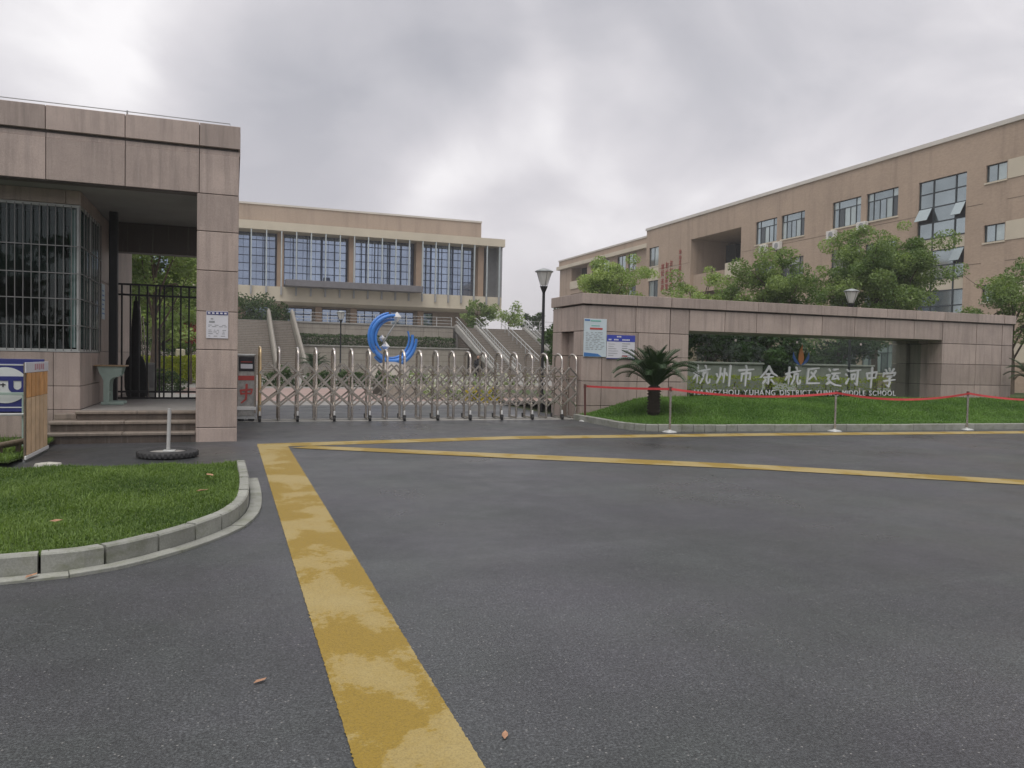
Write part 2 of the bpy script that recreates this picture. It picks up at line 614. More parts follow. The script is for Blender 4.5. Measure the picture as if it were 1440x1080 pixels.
    def lathe(s, prof, c=(0, 0, 0), n=16, mi=0, smooth=True, wob=None):
        vs = []
        for r, z in prof:
            for k in range(n):
                t = 2*PI*k/n
                rr = r*(1+(wob(t, z) if wob else 0))
                vs.append((c[0]+rr*math.cos(t), c[1]+rr*math.sin(t), c[2]+z))
        fs = []
        for i in range(len(prof)-1):
            for k in range(n):
                fs.append((i*n+k, i*n+(k+1) % n, (i+1)*n+(k+1) % n, (i+1)*n+k))
        fs.append(tuple(range(n-1, -1, -1)))
        fs.append(tuple(range((len(prof)-1)*n, len(prof)*n)))
        return s.add(vs, fs, mi, smooth)

    def quad(s, a, b, c, d, mi=0):
        return s.add([a, b, c, d], [(0, 1, 2, 3)], mi)

    def build(s, name, mats, parent=None, origin=None, label=None, kind=None):
        if not isinstance(mats, (list, tuple)):
            mats = [mats]
        me = bpy.data.meshes.new(name)
        o0 = wloc(parent) if parent is not None else Vector(origin or (0, 0, 0))
        me.from_pydata([(a-o0.x, b-o0.y, c-o0.z) for a, b, c in s.v], [], s.f)
        for m in mats:
            me.materials.append(M[m] if isinstance(m, str) else m)
        me.polygons.foreach_set('material_index', s.mi)
        me.polygons.foreach_set('use_smooth', s.sm)
        me.update()
        ob = bpy.data.objects.new(name, me)
        COL.objects.link(ob)
        if parent is not None:
            ob.parent = parent
        else:
            ob.location = o0
        return tag(ob, label, None, None, kind)


def copy_part(o, parent, loc=(0, 0, 0), rot=None, scale=None):
    c = o.copy()
    COL.objects.link(c)
    c.parent = parent
    c.location = loc
    if rot is not None:
        c.rotation_euler = rot
    if scale is not None:
        c.scale = scale
    return c


def quads_mesh(name, V, mat, parent=None, tint=None, origin=None, tri=False):
    """V: (n,4,3) array of quads (or (n,3,3) triangles)"""
    n, k = V.shape[0], V.shape[1]
    o0 = np.array(wloc(parent) if parent is not None else (origin or (0, 0, 0)))
    P = (V.reshape(-1, 3) - o0).astype(np.float32)
    me = bpy.data.meshes.new(name)
    me.vertices.add(n*k)
    me.vertices.foreach_set('co', P.ravel())
    me.loops.add(n*k)
    me.loops.foreach_set('vertex_index', np.arange(n*k, dtype=np.int32))
    me.polygons.add(n)
    me.polygons.foreach_set('loop_start', np.arange(0, n*k, k, dtype=np.int32))
    me.update(calc_edges=True)
    mats = mat if isinstance(mat, (list, tuple)) else [mat]
    for m in mats:
        me.materials.append(M[m])
    if tint is None:
        tint = RNG.random(n)
    a = me.attributes.new('tint', 'FLOAT', 'POINT')
    a.data.foreach_set('value', np.repeat(tint, k).astype(np.float32))
    ob = bpy.data.objects.new(name, me)
    COL.objects.link(ob)
    if parent is not None:
        ob.parent = parent
    else:
        ob.location = o0.tolist()
    return ob


def leaf_quads(C, size, up=.35, aspect=.55):
    """one bent-free diamond leaf per centre C (n,3)"""
    n = len(C)
    nr = RNG.normal(size=(n, 3)); nr[:, 2] += up*2
    nr /= np.linalg.norm(nr, axis=1)[:, None]
    t = RNG.normal(size=(n, 3))
    t -= nr*(t*nr).sum(1)[:, None]
    t /= np.linalg.norm(t, axis=1)[:, None]
    b = np.cross(nr, t)
    s = (size*(.6+.8*RNG.random(n)))[:, None]
    return np.stack([C-t*s*.5, C+b*s*aspect*.5-nr*s*.06, C+t*s*.5, C-b*s*aspect*.5-nr*s*.06], axis=1)


def clump_points(centres, radii, per):
    out, tv = [], []
    for c, r in zip(centres, radii):
        n = max(10, int(per*2.6*(r/.5)**2))
        d = RNG.normal(size=(n, 3))
        d /= np.linalg.norm(d, axis=1)[:, None]
        rr = r*(.35+.65*RNG.random(n)**.5)
        p = np.array(c) + d*rr[:, None]*np.array([1, 1, .72])
        out.append(p)
        base = RNG.uniform(.05, .95)
        tv.append(np.clip(base + RNG.normal(size=n)*.16, 0, 1))
    return np.concatenate(out), np.concatenate(tv)


def make_tree(name, label, base, h, cr, cb, seed, leaf='leaf_mid', size=.16, per=60, nclump=60, group=None, trunk_r=.11, extra=None, flat=1.0, lean=(0, 0), ngap=0, cat='tree'):
    """h height, cr crown radius, cb crown base height"""
    rs = random.Random(seed)
    t = thing(name, label, cat, base, group)
    bx, by, bz = base
    m = MB()
    th = cb + (h-cb)*.45
    pts = [Vector((bx, by, bz-.15))]
    for i in range(1, 6):
        f = i/5
        pts.append(Vector((bx+lean[0]*f+rs.uniform(-.07, .07)*f*th*.4, by+lean[1]*f+rs.uniform(-.07, .07)*f*th*.4, bz+th*f)))
    m.tube(pts, [trunk_r*(1.15-.75*i/5) for i in range(6)], 8, 0)
    centres, radii = [], []
    nb = max(6, int(nclump/7))
    for i in range(nb):
        f = .42+.58*i/nb
        st = pts[0].lerp(pts[-1], f) if f < 1 else pts[-1]
        k = min(4, int(f*5)); st = pts[k].lerp(pts[k+1], f*5-k)
        az = i*2.4+rs.uniform(-.5, .5)
        hz_ = cb+(h-cb)*rs.uniform(.12, .92)
        rel = (hz_-cb)/(h-cb)
        prof = math.sin(PI*min(.97, max(.06, .12+rel*.86)))**.6
        rad = cr*prof*rs.uniform(.6, 1.05)
        en = Vector((bx+lean[0]+rad*math.cos(az)*.8, by+lean[1]+rad*math.sin(az)*.8, bz+hz_))
        md = st.lerp(en, .5)+Vector((rs.uniform(-.2, .2), rs.uniform(-.2, .2), rs.uniform(0, .3)))
        m.tube([st, md, en], [trunk_r*.42, trunk_r*.26, trunk_r*.1], 5, 0)
        for j in range(7):
            q = md.lerp(en, rs.uniform(.25, 1.15))
            r = rs.uniform(.30, .58)*(cr/2)**.6
            off = Vector((rs.gauss(0, 1), rs.gauss(0, 1), rs.gauss(0, .8)))*cr*.2
            c = q+off
            if c.z-r*.5 < bz+cb*.85:
                c.z = bz+cb*.85+r*.6
            centres.append(tuple(c)); radii.append(r)
            if rs.random() < .5:
                m.tube([q, c], [trunk_r*.12, trunk_r*.05], 4, 0, False)
    for e in (extra or []):
        for j in range(6):
            centres.append((bx+e[0]+rs.gauss(0, 1)*e[3]*.45, by+e[1]+rs.gauss(0, 1)*e[3]*.45, bz+e[2]+rs.gauss(0, 1)*e[3]*.5))
            radii.append(e[3]*rs.uniform(.35, .7))
    m.build('trunk', 'tree_bark', t)
    P, tv = clump_points(centres, radii, per)
    quads_mesh('crown', leaf_quads(P, size), leaf, t, tv)
    return t


def make_bush(name, label, base, rx, ry, h, leaf, size=.1, n=1500, cat='shrub', group=None, ball=False, stem=True, zc=None):
    t = thing(name, label, cat, base, group)
    d = RNG.normal(size=(n, 3))
    d /= np.linalg.norm(d, axis=1)[:, None]
    d[:, 2] = np.abs(d[:, 2]) if not ball else d[:, 2]
    lump = 1 if ball else (1+.16*np.sin(d[:, 0]*5+base[0]*3)+.14*np.sin(d[:, 1]*6+d[:, 2]*4+base[1]))
    rr = (.55+.45*RNG.random(n)**.5)*lump
    if ball:
        P = np.array(base)+d*rr[:, None]*np.array([rx, ry, h*.5])+np.array([0, 0, zc or h*.5])
    else:
        P = np.array(base)+d*rr[:, None]*np.array([rx, ry, h])
    quads_mesh('foliage', leaf_quads(P, size), leaf, t)
    if stem:
        m = MB()
        for k in range(4):
            a = k*1.7
            m.tube([(base[0]+.04*math.cos(a), base[1]+.04*math.sin(a), base[2]-.05), (base[0]+rx*.5*math.cos(a)*(0 if ball else 1), base[1]+ry*.5*math.sin(a)*(0 if ball else 1), base[2]+(zc or h*.6))], [.03, .012], 5)
        m.build('stem', 'tree_bark', t)
    return t


def make_hedge(name, label, x0, x1, y0, y1, z0, z1, leaf, size=.09, n=3000, group=None):
    t = thing(name, label, 'hedge', ((x0+x1)/2, (y0+y1)/2, z0), group)
    P = RNG.random((n, 3))
    face = RNG.integers(0, 4, n)
    P[face == 0, 1] *= .25
    P[face == 1, 2] = 1-P[face == 1, 2]*.2
    P[face == 2, 1] = 1-P[face == 2, 1]*.25
    Q = np.array([x0, y0, z0])+P*np.array([x1-x0, y1-y0, z1-z0])
    Q[:, 2] += (np.sin(Q[:, 0]*2.1)+np.sin(Q[:, 0]*5.3+1))*.025*(z1-z0)+RNG.normal(size=n)*.02
    quads_mesh('foliage', leaf_quads(Q, size), leaf, t)
    m = MB()
    k = max(2, int((x1-x0)/1.2))
    for i in range(k):
        x = x0+(i+.5)*(x1-x0)/k
        m.cyl((x, (y0+y1)/2, z0-.05), (x, (y0+y1)/2, z0+(z1-z0)*.7), .03, .015, 5)
    m.build('stem', 'tree_bark', t)
    return t


def facade(plane, c, a0, a1, z0, z1, openings, depth, mi=0, mb=None):
    """wall sheet on x=c ('x') or y=c ('y') with real openings and reveals going back by depth"""
    m = mb or MB()
    A = sorted({a0, a1, *[v for o in openings for v in o[:2]]})
    Z = sorted({z0, z1, *[v for o in openings for v in o[2:4]]})
    A = [a for a in A if a0 <= a <= a1]; Z = [z for z in Z if z0 <= z <= z1]
    P = (lambda a, z, d=0: (c+d, a, z)) if plane == 'x' else (lambda a, z, d=0: (a, c+d, z))
    for i in range(len(A)-1):
        for j in range(len(Z)-1):
            ca, cz = (A[i]+A[i+1])/2, (Z[j]+Z[j+1])/2
            if any(o[0] < ca < o[1] and o[2] < cz < o[3] for o in openings):
                continue
            m.quad(P(A[i], Z[j]), P(A[i+1], Z[j]), P(A[i+1], Z[j+1]), P(A[i], Z[j+1]), mi)
    for o in openings:
        b0, b1, y0, y1 = o[:4]
        d = o[4] if len(o) > 4 else depth
        m.quad(P(b0, y0), P(b1, y0), P(b1, y0, d), P(b0, y0, d), mi)
        m.quad(P(b0, y1), P(b1, y1), P(b1, y1, d), P(b0, y1, d), mi)
        m.quad(P(b0, y0), P(b0, y1), P(b0, y1, d), P(b0, y0, d), mi)
        m.quad(P(b1, y0), P(b1, y1), P(b1, y1, d), P(b1, y0, d), mi)
    return m

# ---------------------------------------------------------------- ground, road, markings
def sheet(name, pts, z, mat, kind='structure', sub=0):
    m = MB()
    m.add([(x, y, z) for x, y in pts], [tuple(range(len(pts)))])
    return m.build(name, mat, None, kind=kind)


sheet('ground', [(-2500, -2500), (2500, -2500), (2500, 2500), (-2500, 2500)], -.03, 'earth')
sheet('road', [(-60, -40), (60, -40), (60, 19.0), (8.42, 19.0), (8.42, 24), (-2.4, 24), (-2.4, 19.0), (-60, 19.0)], 0, 'asphalt')
sheet('campus_paving', [(-40, 24), (44, 24), (44, 62), (-40, 62)], 0.0, 'pave')
sheet('brick_paving', [(-2, 26.2), (20, 26.2), (20, 36.5), (-2, 36.5)], .004, 'brick_pave')


def stripe(mb, L_, R_, z, step=.05, j=.002, mi=0):
    """painted band between two polylines with slightly ragged edges"""
    def rs_(P):
        P = [Vector((a, b, 0)) for a, b in P]
        out = []
        for a, b in zip(P, P[1:]):
            n = 1
            out += [a.lerp(b, t/200) for t in range(200)]
        return out+[P[-1]]
    a, b = rs_(L_), rs_(R_)
    rr = random.Random(int(L_[0][0]*100)+9)
    vs = []
    n = len(a)
    for p, q in zip(a, b):
        d = (q-p).normalized()
        p = p+d*rr.gauss(0, j); q = q+d*rr.gauss(0, j)
        vs += [(p.x, p.y, z), (q.x, q.y, z)]
    mb.add(vs, [(2*i, 2*i+1, 2*i+3, 2*i+2) for i in range(n-1)])


mk = MB()
stripe(mk, [(.44, 1.0), (.43, 4), (.42, 7), (.41, 10), (.40, 13.1)], [(.885, 1.0), (.88, 4), (.88, 7), (.875, 10), (.87, 13.1)], .004)
mk.build('road_marking', 'yellow', kind='structure', label='broad worn yellow line running from the camera to the gate')
mk = MB()
stripe(mk, [(.39, 13.105), (.92, 13.105), (4.96, 13.60), (10.7, 13.38), (17.5, 12.9), (40, 11.4)], [(.40, 13.55), (.92, 13.62), (5.1, 14.12), (11.0, 13.92), (18.1, 13.42), (40, 11.9)], .004)
mk.build('road_marking', 'yellow', kind='structure', label='yellow line across the gate mouth along the kerb')
mk = MB()
stripe(mk, [(.90, 12.86), (4.37, 10.70), (7.2, 8.98), (9.7, 7.1), (16, 2.4)], [(1.25, 13.10), (4.6, 11.2), (7.5, 9.42), (10.1, 7.4), (16.2, 2.8)], .0078)
mk.build('road_marking', 'yellow', kind='structure', label='yellow line slanting across the forecourt')
m = MB()
m.box(.1, 8.42, 18.02, 18.22, -.02, .012, 0, .004)
m.box(.1, 8.42, 18.50, 18.68, -.02, .012, 0, .004)
m.build('gate_track', 'concrete', kind='structure')


# ---------------------------------------------------------------- left lawn with kerb
def smooth_path(pts, step):
    """Catmull-Rom resample"""
    P = [Vector((*p, 0)) for p in pts]
    P = [P[0]*2-P[1]]+P+[P[-1]*2-P[-2]]
    out = []
    for i in range(1, len(P)-2):
        for k in range(20):
            t = k/20
            a, b, c, d = P[i-1:i+3]
            out.append(.5*((2*b)+(c-a)*t+(2*a-5*b+4*c-d)*t*t+(3*b-a-3*c+d)*t**3))
    out.append(P[-2])
    res = [out[0]]
    acc = 0
    for i in range(1, len(out)):
        acc += (out[i]-out[i-1]).length
        if acc >= step:
            res.append(out[i]); acc = 0
    return res


def kerb_run(parent, path, stones, h, w, mat, name, z0=-.02, gap=.012, out=0.0, bev=.012):
    """stones: lengths along the resampled path; each a bent block of its own. left side of path = inside"""
    D = [0]
    for i in range(1, len(path)):
        D.append(D[-1]+(path[i]-path[i-1]).length)

    def at(s):
        for i in range(1, len(path)):
            if D[i] >= s or i == len(path)-1:
                f = (s-D[i-1])/max(1e-6, D[i]-D[i-1])
                p = path[i-1].lerp(path[i], f)
                t = (path[i]-path[i-1]).normalized()
                return p, Vector((-t.y, t.x, 0))
    s = 0
    k = 0
    rs = random.Random(3)
    while s < D[-1]-.05:
        ln = stones[k % len(stones)] if isinstance(stones, list) else stones
        e = min(s+ln, D[-1])
        n = 3 if ln < 1.2 else 2
        m = MB()
        ring = []
        dz = rs.uniform(-.004, .004)
        for i in range(n+1):
            p, nn = at(s+gap/2+(e-s-gap)*i/n)
            a = p-nn*out
            prof = [(0, z0), (0, h-bev+dz), (bev, h+dz), (w-bev*.5, h+dz), (w, h-bev+dz), (w, z0)]
            ring.append([(a.x+nn.x*q, a.y+nn.y*q, z) for q, z in prof])
        vs = [v for r_ in ring for v in r_]
        c = 6
        fs = [(i*c+j, (i+1)*c+j, (i+1)*c+j+1, i*c+j+1) for i in range(n) for j in range(c-1)]
        fs += [tuple(range(c)), tuple(range(n*c+c-1, n*c-1, -1))]
        m.add(vs, fs)
        m.build(name, mat, parent)
        s = e
        k += 1


KL = [(-9, 5.2), (-5, 5.45), (-2.6, 5.68), (-1.2, 5.82), (-.86, 5.92), (-.6, 6.13), (-.36, 6.42), (-.15, 6.74), (.02, 7.12), (.14, 7.75), (.18, 8.8), (.16, 10.35)]
path = smooth_path(KL, .06)
kb = MB()
kb.add([(p.x-.01, p.y+.14, -.012) for p in path]+[(-9, 10.4, -.012)], [tuple(range(len(path)+1))])
lawn_kerb = kb.build('kerb', 'soil', kind='structure', origin=(-1, 8, 0))
kerb_run(lawn_kerb, path, [.42, .40, .43, .40, .38, .44], .15, .10, 'kerb', 'kerb_stone', gap=.02)
gut = [Vector((p.x, p.y, 0)) for p in path if p.y < 9.75]
kerb_run(lawn_kerb, gut, [.8, .76, .84], .022, .115, 'kerb', 'gutter_slab', -.02, .006, .125, .004)


def lawn_h(x, y):
    return .125+.02*np.sin(x*2.3+.5)*np.cos(y*1.7)+.012*np.sin(x*6.1+y*4.3)


inner = []
for i, p in enumerate(path):
    t = (path[min(i+1, len(path)-1)]-path[max(i-1, 0)]).normalized()
    inner.append((p.x-t.y*.085, p.y+t.x*.085))
ip = np.array(inner)


def inside_lawn(X, Y):
    # right limit for a given y, front limit for a given x
    o = np.argsort(ip[:, 1])
    xr = np.interp(Y, ip[o, 1], ip[o, 0])
    yb = np.interp(X, ip[:, 0], ip[:, 1])
    return (X < xr) & (Y < 10.38) & (Y > np.where(X < .02, yb, 0))


def terrain_sheet(name, x0, x1, y0, y1, nx, ny, hf, mat, inside=None):
    xs = np.linspace(x0, x1, nx); ys = np.linspace(y0, y1, ny)
    X, Y = np.meshgrid(xs, ys)
    Z = hf(X, Y)
    vs = np.stack([X, Y, Z], -1).reshape(-1, 3)
    m = MB()
    fs = []
    for j in range(ny-1):
        for i in range(nx-1):
            if inside is None or (inside(X[j:j+2, i:i+2], Y[j:j+2, i:i+2]).all()):
                fs.append((j*nx+i, j*nx+i+1, (j+1)*nx+i+1, (j+1)*nx+i))
    m.add(vs.tolist(), fs, 0, True)
    return m.build(name, mat, kind='structure')


terrain_sheet('lawn', -9, .2, 5.1, 10.42, 140, 100, lambda x, y: lawn_h(x, y)-.015, 'turf', inside_lawn)


def blades(name, n, x0, x1, y0, y1, hf, inside, mat, h=(.03, .06), w=.005, label=None, tuft=.25):
    X = RNG.uniform(x0, x1, n); Y = RNG.uniform(y0, y1, n)
    k = inside(X, Y)
    X, Y = X[k], Y[k]
    n = len(X)
    Z = hf(X, Y)-.02
    pa = (np.sin(X*3.1+np.sin(Y*2.3)*1.4)+np.sin(Y*4.3+X*1.7)+np.sin(X*9.7-Y*7.1)*.6)/2.6
    H = RNG.uniform(h[0], h[1], n)*(1+.35*pa)*np.where(RNG.random(n) < .03, 1.8, 1)
    a = RNG.uniform(0, 2*PI, n)
    d = np.stack([np.cos(a), np.sin(a), np.zeros(n)], -1)
    s = np.stack([-np.sin(a), np.cos(a), np.zeros(n)], -1)
    b = np.stack([X, Y, Z], -1)
    lean = (RNG.random(n)*.9+.1)[:, None]*H[:, None]
    up = np.array([0, 0, 1.0])
    mid = b+up*(H*.55)[:, None]+d*lean*.25
    tip = b+up*(H*(1-.25*lean[:, 0]/H))[:, None]+d*lean*.95
    ww = w*(.7+.6*RNG.random(n))[:, None]
    V = np.concatenate([np.stack([b-s*ww, b+s*ww, mid+s*ww*.8, mid-s*ww*.8], 1), np.stack([mid-s*ww*.8, mid+s*ww*.8, tip+s*ww*.15, tip-s*ww*.15], 1)])
    pb_ = np.sin(X*1.3+np.sin(Y*1.1)*2)*np.sin(Y*1.6-X*.7)
    t = np.clip(.43+.22*pa+.2*pb_+RNG.normal(size=n)*.2, 0, 1)
    dry = RNG.random(n) < .04
    t = np.where(dry, 1, t)
    o = quads_mesh(name, V, mat, None, np.concatenate([t, np.clip(t+.08, 0, 1)]), (0, 0, 0))
    return tag(o, label, None, None, 'stuff')


blades('grass', 190000, -5.2, .2, 5.3, 10.4, lawn_h, inside_lawn, 'grass', (.026, .052), .004)
# rough grass strip behind, beside the booth
inside_all = lambda X, Y: X < 1e9
terrain_sheet('verge', -9, -2.66, 11.3, 14.86, 30, 20, lambda x, y: .05+.03*np.sin(x*3)*np.cos(y*2), 'turf')
blades('grass', 26000, -4.6, -2.68, 11.35, 14.0, lambda x, y: .05+.03*np.sin(x*3)*np.cos(y*2), inside_all, 'grass', (.05, .12), .006)

# ---------------------------------------------------------------- right bed: kerb, mound, grass
KR = [(8.2, 17.9), (8.2, 16.6), (8.2, 15.6), (8.32, 15.02), (8.62, 14.72), (9.13, 14.57), (10.2, 14.43), (11.4, 14.32), (14.8, 14.02), (18.8, 13.84), (30, 13.4)]
pr = smooth_path(KR, .06)
pr = pr
kb = MB()
kb.add([(8.3, 17.92, -.012), (8.3, 15.2, -.012), (9.2, 14.7, -.012), (15, 14.2, -.012), (30, 13.6, -.012), (30, 17.9, -.012)], [tuple(range(6))])
bed_kerb = kb.build('kerb', 'soil', kind='structure', origin=(12, 15, 0))
lens = [.4]*6+[.27]*11+[.95]*30
kerb_run(bed_kerb, pr, lens, .15, .13, 'kerb', 'kerb_stone')
ipr = np.array([(p.x, p.y) for p in pr])


def sm(v):
    v = np.clip(v, 0, 1)
    return v*v*(3-2*v)


def mound_h(x, y):
    return .135+.44*sm((y-14.45)/3.3)*sm((x-8.3)/2.1)+.018*np.sin(x*2.2)*np.sin(y*2.9+1)


def inside_bed(X, Y):
    yb = np.interp(X, ipr[40:, 0], ipr[40:, 1])
    return (X > 8.34) & (Y > yb+.12) & (Y < 17.93) & ((X > 9.0) | (Y > 14.75+(9.0-X)*.55))


terrain_sheet('lawn', 8.2, 30, 13.5, 17.94, 260, 56, lambda x, y: mound_h(x, y)-.015, 'turf', inside_bed)
blades('grass', 165000, 8.3, 22.5, 13.8, 17.93, mound_h, inside_bed, 'grass2', (.035, .075), .007)
blades('grass', 20000, 22.5, 27, 13.5, 17.93, mound_h, inside_bed, 'grass2', (.035, .075), .008)
# behind the sign wall the bed goes on
sheet('planting_bed', [(8.6, 19.95), (44, 19.95), (44, 26), (8.6, 26)], .42, 'turf')

# ---------------------------------------------------------------- guard house
gh = thing('guard_house', 'pink granite clad guard house with barred window and tall corner pillar', 'guard house', (-2.5, 16, 0))
X0 = -9.0
m = MB()
m.box(-.56, .06, 14.07, 14.68, -.05, 4.25)
m.build('pillar_core', 'granite_dark', gh)
zs = [0, .24, .91, 1.57, 2.22, 2.91, 3.57, 4.20]
for a, b in zip(zs, zs[1:]):
    MB().box(-.58, .08, 14.05, 14.70, a+.006 if a else -.03, b-.006, 0, .006).build('cladding_panel', 'granite', gh)
jx = [X0, -7.3, -6.17, -5.05, -3.93, -2.80, -1.67, -.55, .08]
m = MB()
m.box(X0, .06, 14.08, 14.30, 4.19, 5.34)
m.box(-.10, .05, 14.31, 18.25, 4.21, 5.34)
m.build('fascia_core', 'granite_dark', gh)
for a, b in zip(jx, jx[1:]):
    a += .005; b -= .005
    MB().box(a, b, 14.05, 14.33, 4.206, 4.865, 0, .005).build('fascia_panel', 'granite', gh)
    MB().box(a, b+(.012 if b > 0 else 0), 14.065, 14.33, 4.868, 4.945, 0, .004).build('fascia_panel', 'granite', gh)
    MB().box(a, b+(.02 if b > 0 else 0), 14.02, 14.40, 4.985, 5.365, 0, .006).build('coping_panel', 'granite', gh)
for a, b in ((14.42, 15.6), (15.6, 16.8), (16.8, 18.3)):
    MB().box(-.2, .08, a+.004, b-.004, 4.206, 4.945, 0, .005).build('fascia_panel', 'granite', gh)
    MB().box(-.2, .10, a+.004, b-.004, 4.985, 5.365, 0, .005).build('coping_panel', 'granite', gh)
m = MB()
m.box(X0, -.21, 14.35, 22.4, 4.40, 5.2)
m.build('roof', 'concrete', gh)
m = MB()
m.box(X0, -.21, 14.335, 18.35, 4.22, 4.398)
m.build('soffit', 'soffit', gh)
m = MB()
m.box(-2.40, .05, 18.0, 18.32, 3.60, 4.215)
m.build('beam', 'granite_dark', gh)
m = MB()
m.box(-.56, .06, 17.75, 18.38, -.02, 3.598, 0, .01)
m.build('rear_pillar', 'granite', gh)
# bay: lower wall, upper band, room
m = MB()
m.box(X0, -2.49, 14.93, 22.0, -.05, 1.44)
m.box(X0, -2.49, 14.95, 22.0, 3.99, 4.215)
m.box(X0, X0+.1, 14.95, 22, 1.44, 3.99)
m.box(-2.60, -2.49, 16.98, 22.0, 1.44, 3.99)
m.box(X0, -2.60, 21.9, 22.0, 1.44, 3.99)
m.build('wall', 'granite_dark', gh)
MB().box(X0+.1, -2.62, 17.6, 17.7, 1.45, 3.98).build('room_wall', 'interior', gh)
bj = [-8.6, -7.3, -6.1, -5.0, -3.9, -2.85, -2.45]
for a, b in zip(bj, bj[1:]):
    for z0, z1 in ((-.03, .50), (.506, .90), (.906, 1.475)):
        MB().box(a+.004, b-(.004 if b < -2.5 else 0), 14.88, 14.935, z0, z1-.004, 0, .004).build('cladding_panel', 'granite', gh)
for a, b in ((-8.6, -6.4), (-6.4, -4.5), (-4.5, -2.67), (-2.67, -2.45)):
    MB().box(a+.004, b-(.004 if b < -2.5 else 0), 14.88, 14.955, 3.985, 4.215, 0, .004).build('cladding_panel', 'granite', gh)
for y0, y1 in ((14.938, 16.0), (16.0, 17.0)):
    for z0, z1 in ((.50, .90), (.906, 1.475)):
        MB().box(-2.495, -2.45, y0+.003, y1-.003, z0, z1-.004, 0, .004).build('cladding_panel', 'granite', gh)
    MB().box(-2.495, -2.45, y0+.02, y1-.003, 3.985, 4.215, 0, .004).build('cladding_panel', 'granite', gh)
for y0, y1 in ((17.0, 18.3), (18.3, 20.0), (20.0, 22.0)):
    for z0, z1 in ((.50, 1.5), (1.506, 2.9), (2.906, 4.2)):
        MB().box(-2.495, -2.45, y0+.003, y1-.003, z0, z1-.004, 0, .004).build('cladding_panel', 'granite', gh)
# windows of the bay
wi = MB()
for z in (1.48, 3.93):
    wi.box(X0+.1, -2.452, 14.90, 14.95, z, z+.05, 0, .004)
    wi.box(-2.50, -2.455, 14.952, 16.97, z, z+.05, 0, .004)
for x in (-2.51, -4.0, -5.5, -7.0):
    wi.box(x, x+.055, 14.902, 14.948, 1.531, 3.929, 0, .004)
for y in (15.95, 16.92):
    wi.box(-2.498, -2.457, y, y+.045, 1.531, 3.929, 0, .004)
win = wi.build('window', 'pale_metal', gh)
for a, b in ((-2.512, -3.94), (-4.002, -5.44), (-5.502, -6.94)):
    MB().box(b, a, 14.922, 14.930, 1.532, 3.928).build('pane', 'glass_booth', win)
for a, b in ((14.955, 15.948), (15.997, 16.918)):
    MB().box(-2.48, -2.472, a, b, 1.532, 3.928).build('pane', 'glass_booth', win)
bl = MB()
bl.box(-8.8, -2.75, 15.25, 15.27, 2.75, 3.9)
bl.build('window_blind', 'blind', gh)
bl = MB()  # pale upright tubes imitate the reflection seen in the side window
for i in range(9):
    y = 15.0+i*.21
    bl.tube([(-2.56, y, 1.56), (-2.56, y, 3.9)], .085, 6)
bl.build('reflection_tubes', 'reflection_tubes', gh)
# window bars, each its own
b0 = MB().cyl((0, 0, 1.50), (0, 0, 3.95), .009, n=6).build('security_bar', 'bar_steel', gh)
b0.data.transform(Matrix.Translation(Vector((-2.5, 16, 0))))
b0.location = (-2.46+2.5, 14.845-16, 0)
x = -2.46-.118
while x > -5.2:
    copy_part(b0, gh, (x+2.5, 14.845-16, 0)); x -= .118
for i in range(1, 9):
    copy_part(b0, gh, (-2.425+2.5, 14.845+i*.255-16, 0))
for z in (1.93, 2.38, 2.81, 3.27):
    MB().box(-5.2, -2.425, 14.835, 14.855, z-.008, z+.008).build('security_rail', 'bar_steel', gh)
    MB().box(-2.437, -2.413, 14.858, 16.9, z-.008, z+.008).build('security_rail', 'bar_steel', gh)
# platform and steps
MB().box(-2.44, .04, 14.72, 18.28, -.02, .497, 0, .006).build('platform', 'plat', gh)
for y0, y1, z0, z1, xl in ((14.05, 14.72, -.02, .175, -2.78), (14.30, 14.72, .178, .345, -2.78), (14.55, 14.718, .348, .498, -2.44)):
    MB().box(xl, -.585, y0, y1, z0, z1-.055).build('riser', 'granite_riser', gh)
    nn = 2
    for i in range(nn):
        a = xl-.03+(-.583-xl+.03)*i/nn; b = xl-.03+(-.583-xl+.03)*(i+1)/nn
        MB().box(a+.002, b-.002, y0-.035, y1, z1-.053, z1, 0, .01).build('tread', 'granite_step', gh)
MB().box(-2.80, -2.47, 14.70, 14.878, .348, .44, 0, .008).build('plinth', 'granite_step', gh)
MB().box(-2.27, -2.12, 16.75, 16.9, .498, 4.218, 0, .01).build('post', 'black_metal', gh)
m = MB()
m.tube([(-9, 14.2, 5.46), (-1.66, 14.2, 5.455), (-.07, 14.2, 5.445), (-.065, 14.2, 5.38)], .008, 5)
m.cyl((-1.66, 14.2, 5.36), (-1.66, 14.2, 5.47), .014, n=5)
m.cyl((-5.2, 14.2, 5.36), (-5.2, 14.2, 5.47), .014, n=5)
m.build('lightning_rod', 'grey_metal', gh)
nb = thing('wall_notice', 'small bluish paper notice on the booth side wall behind the black post', 'notice', (-2.44, 17.3, 2.4))
MB().box(-2.448, -2.44, 17.12, 17.5, 2.15, 2.85).build('sheet', 'paper_blue', nb)
m = MB()
for i in range(6):
    m.box(-2.4395, -2.437, 17.16, 17.46-(i % 3)*.05, 2.25+i*.09, 2.275+i*.09)
m.build('print', 'sky_print', nb)

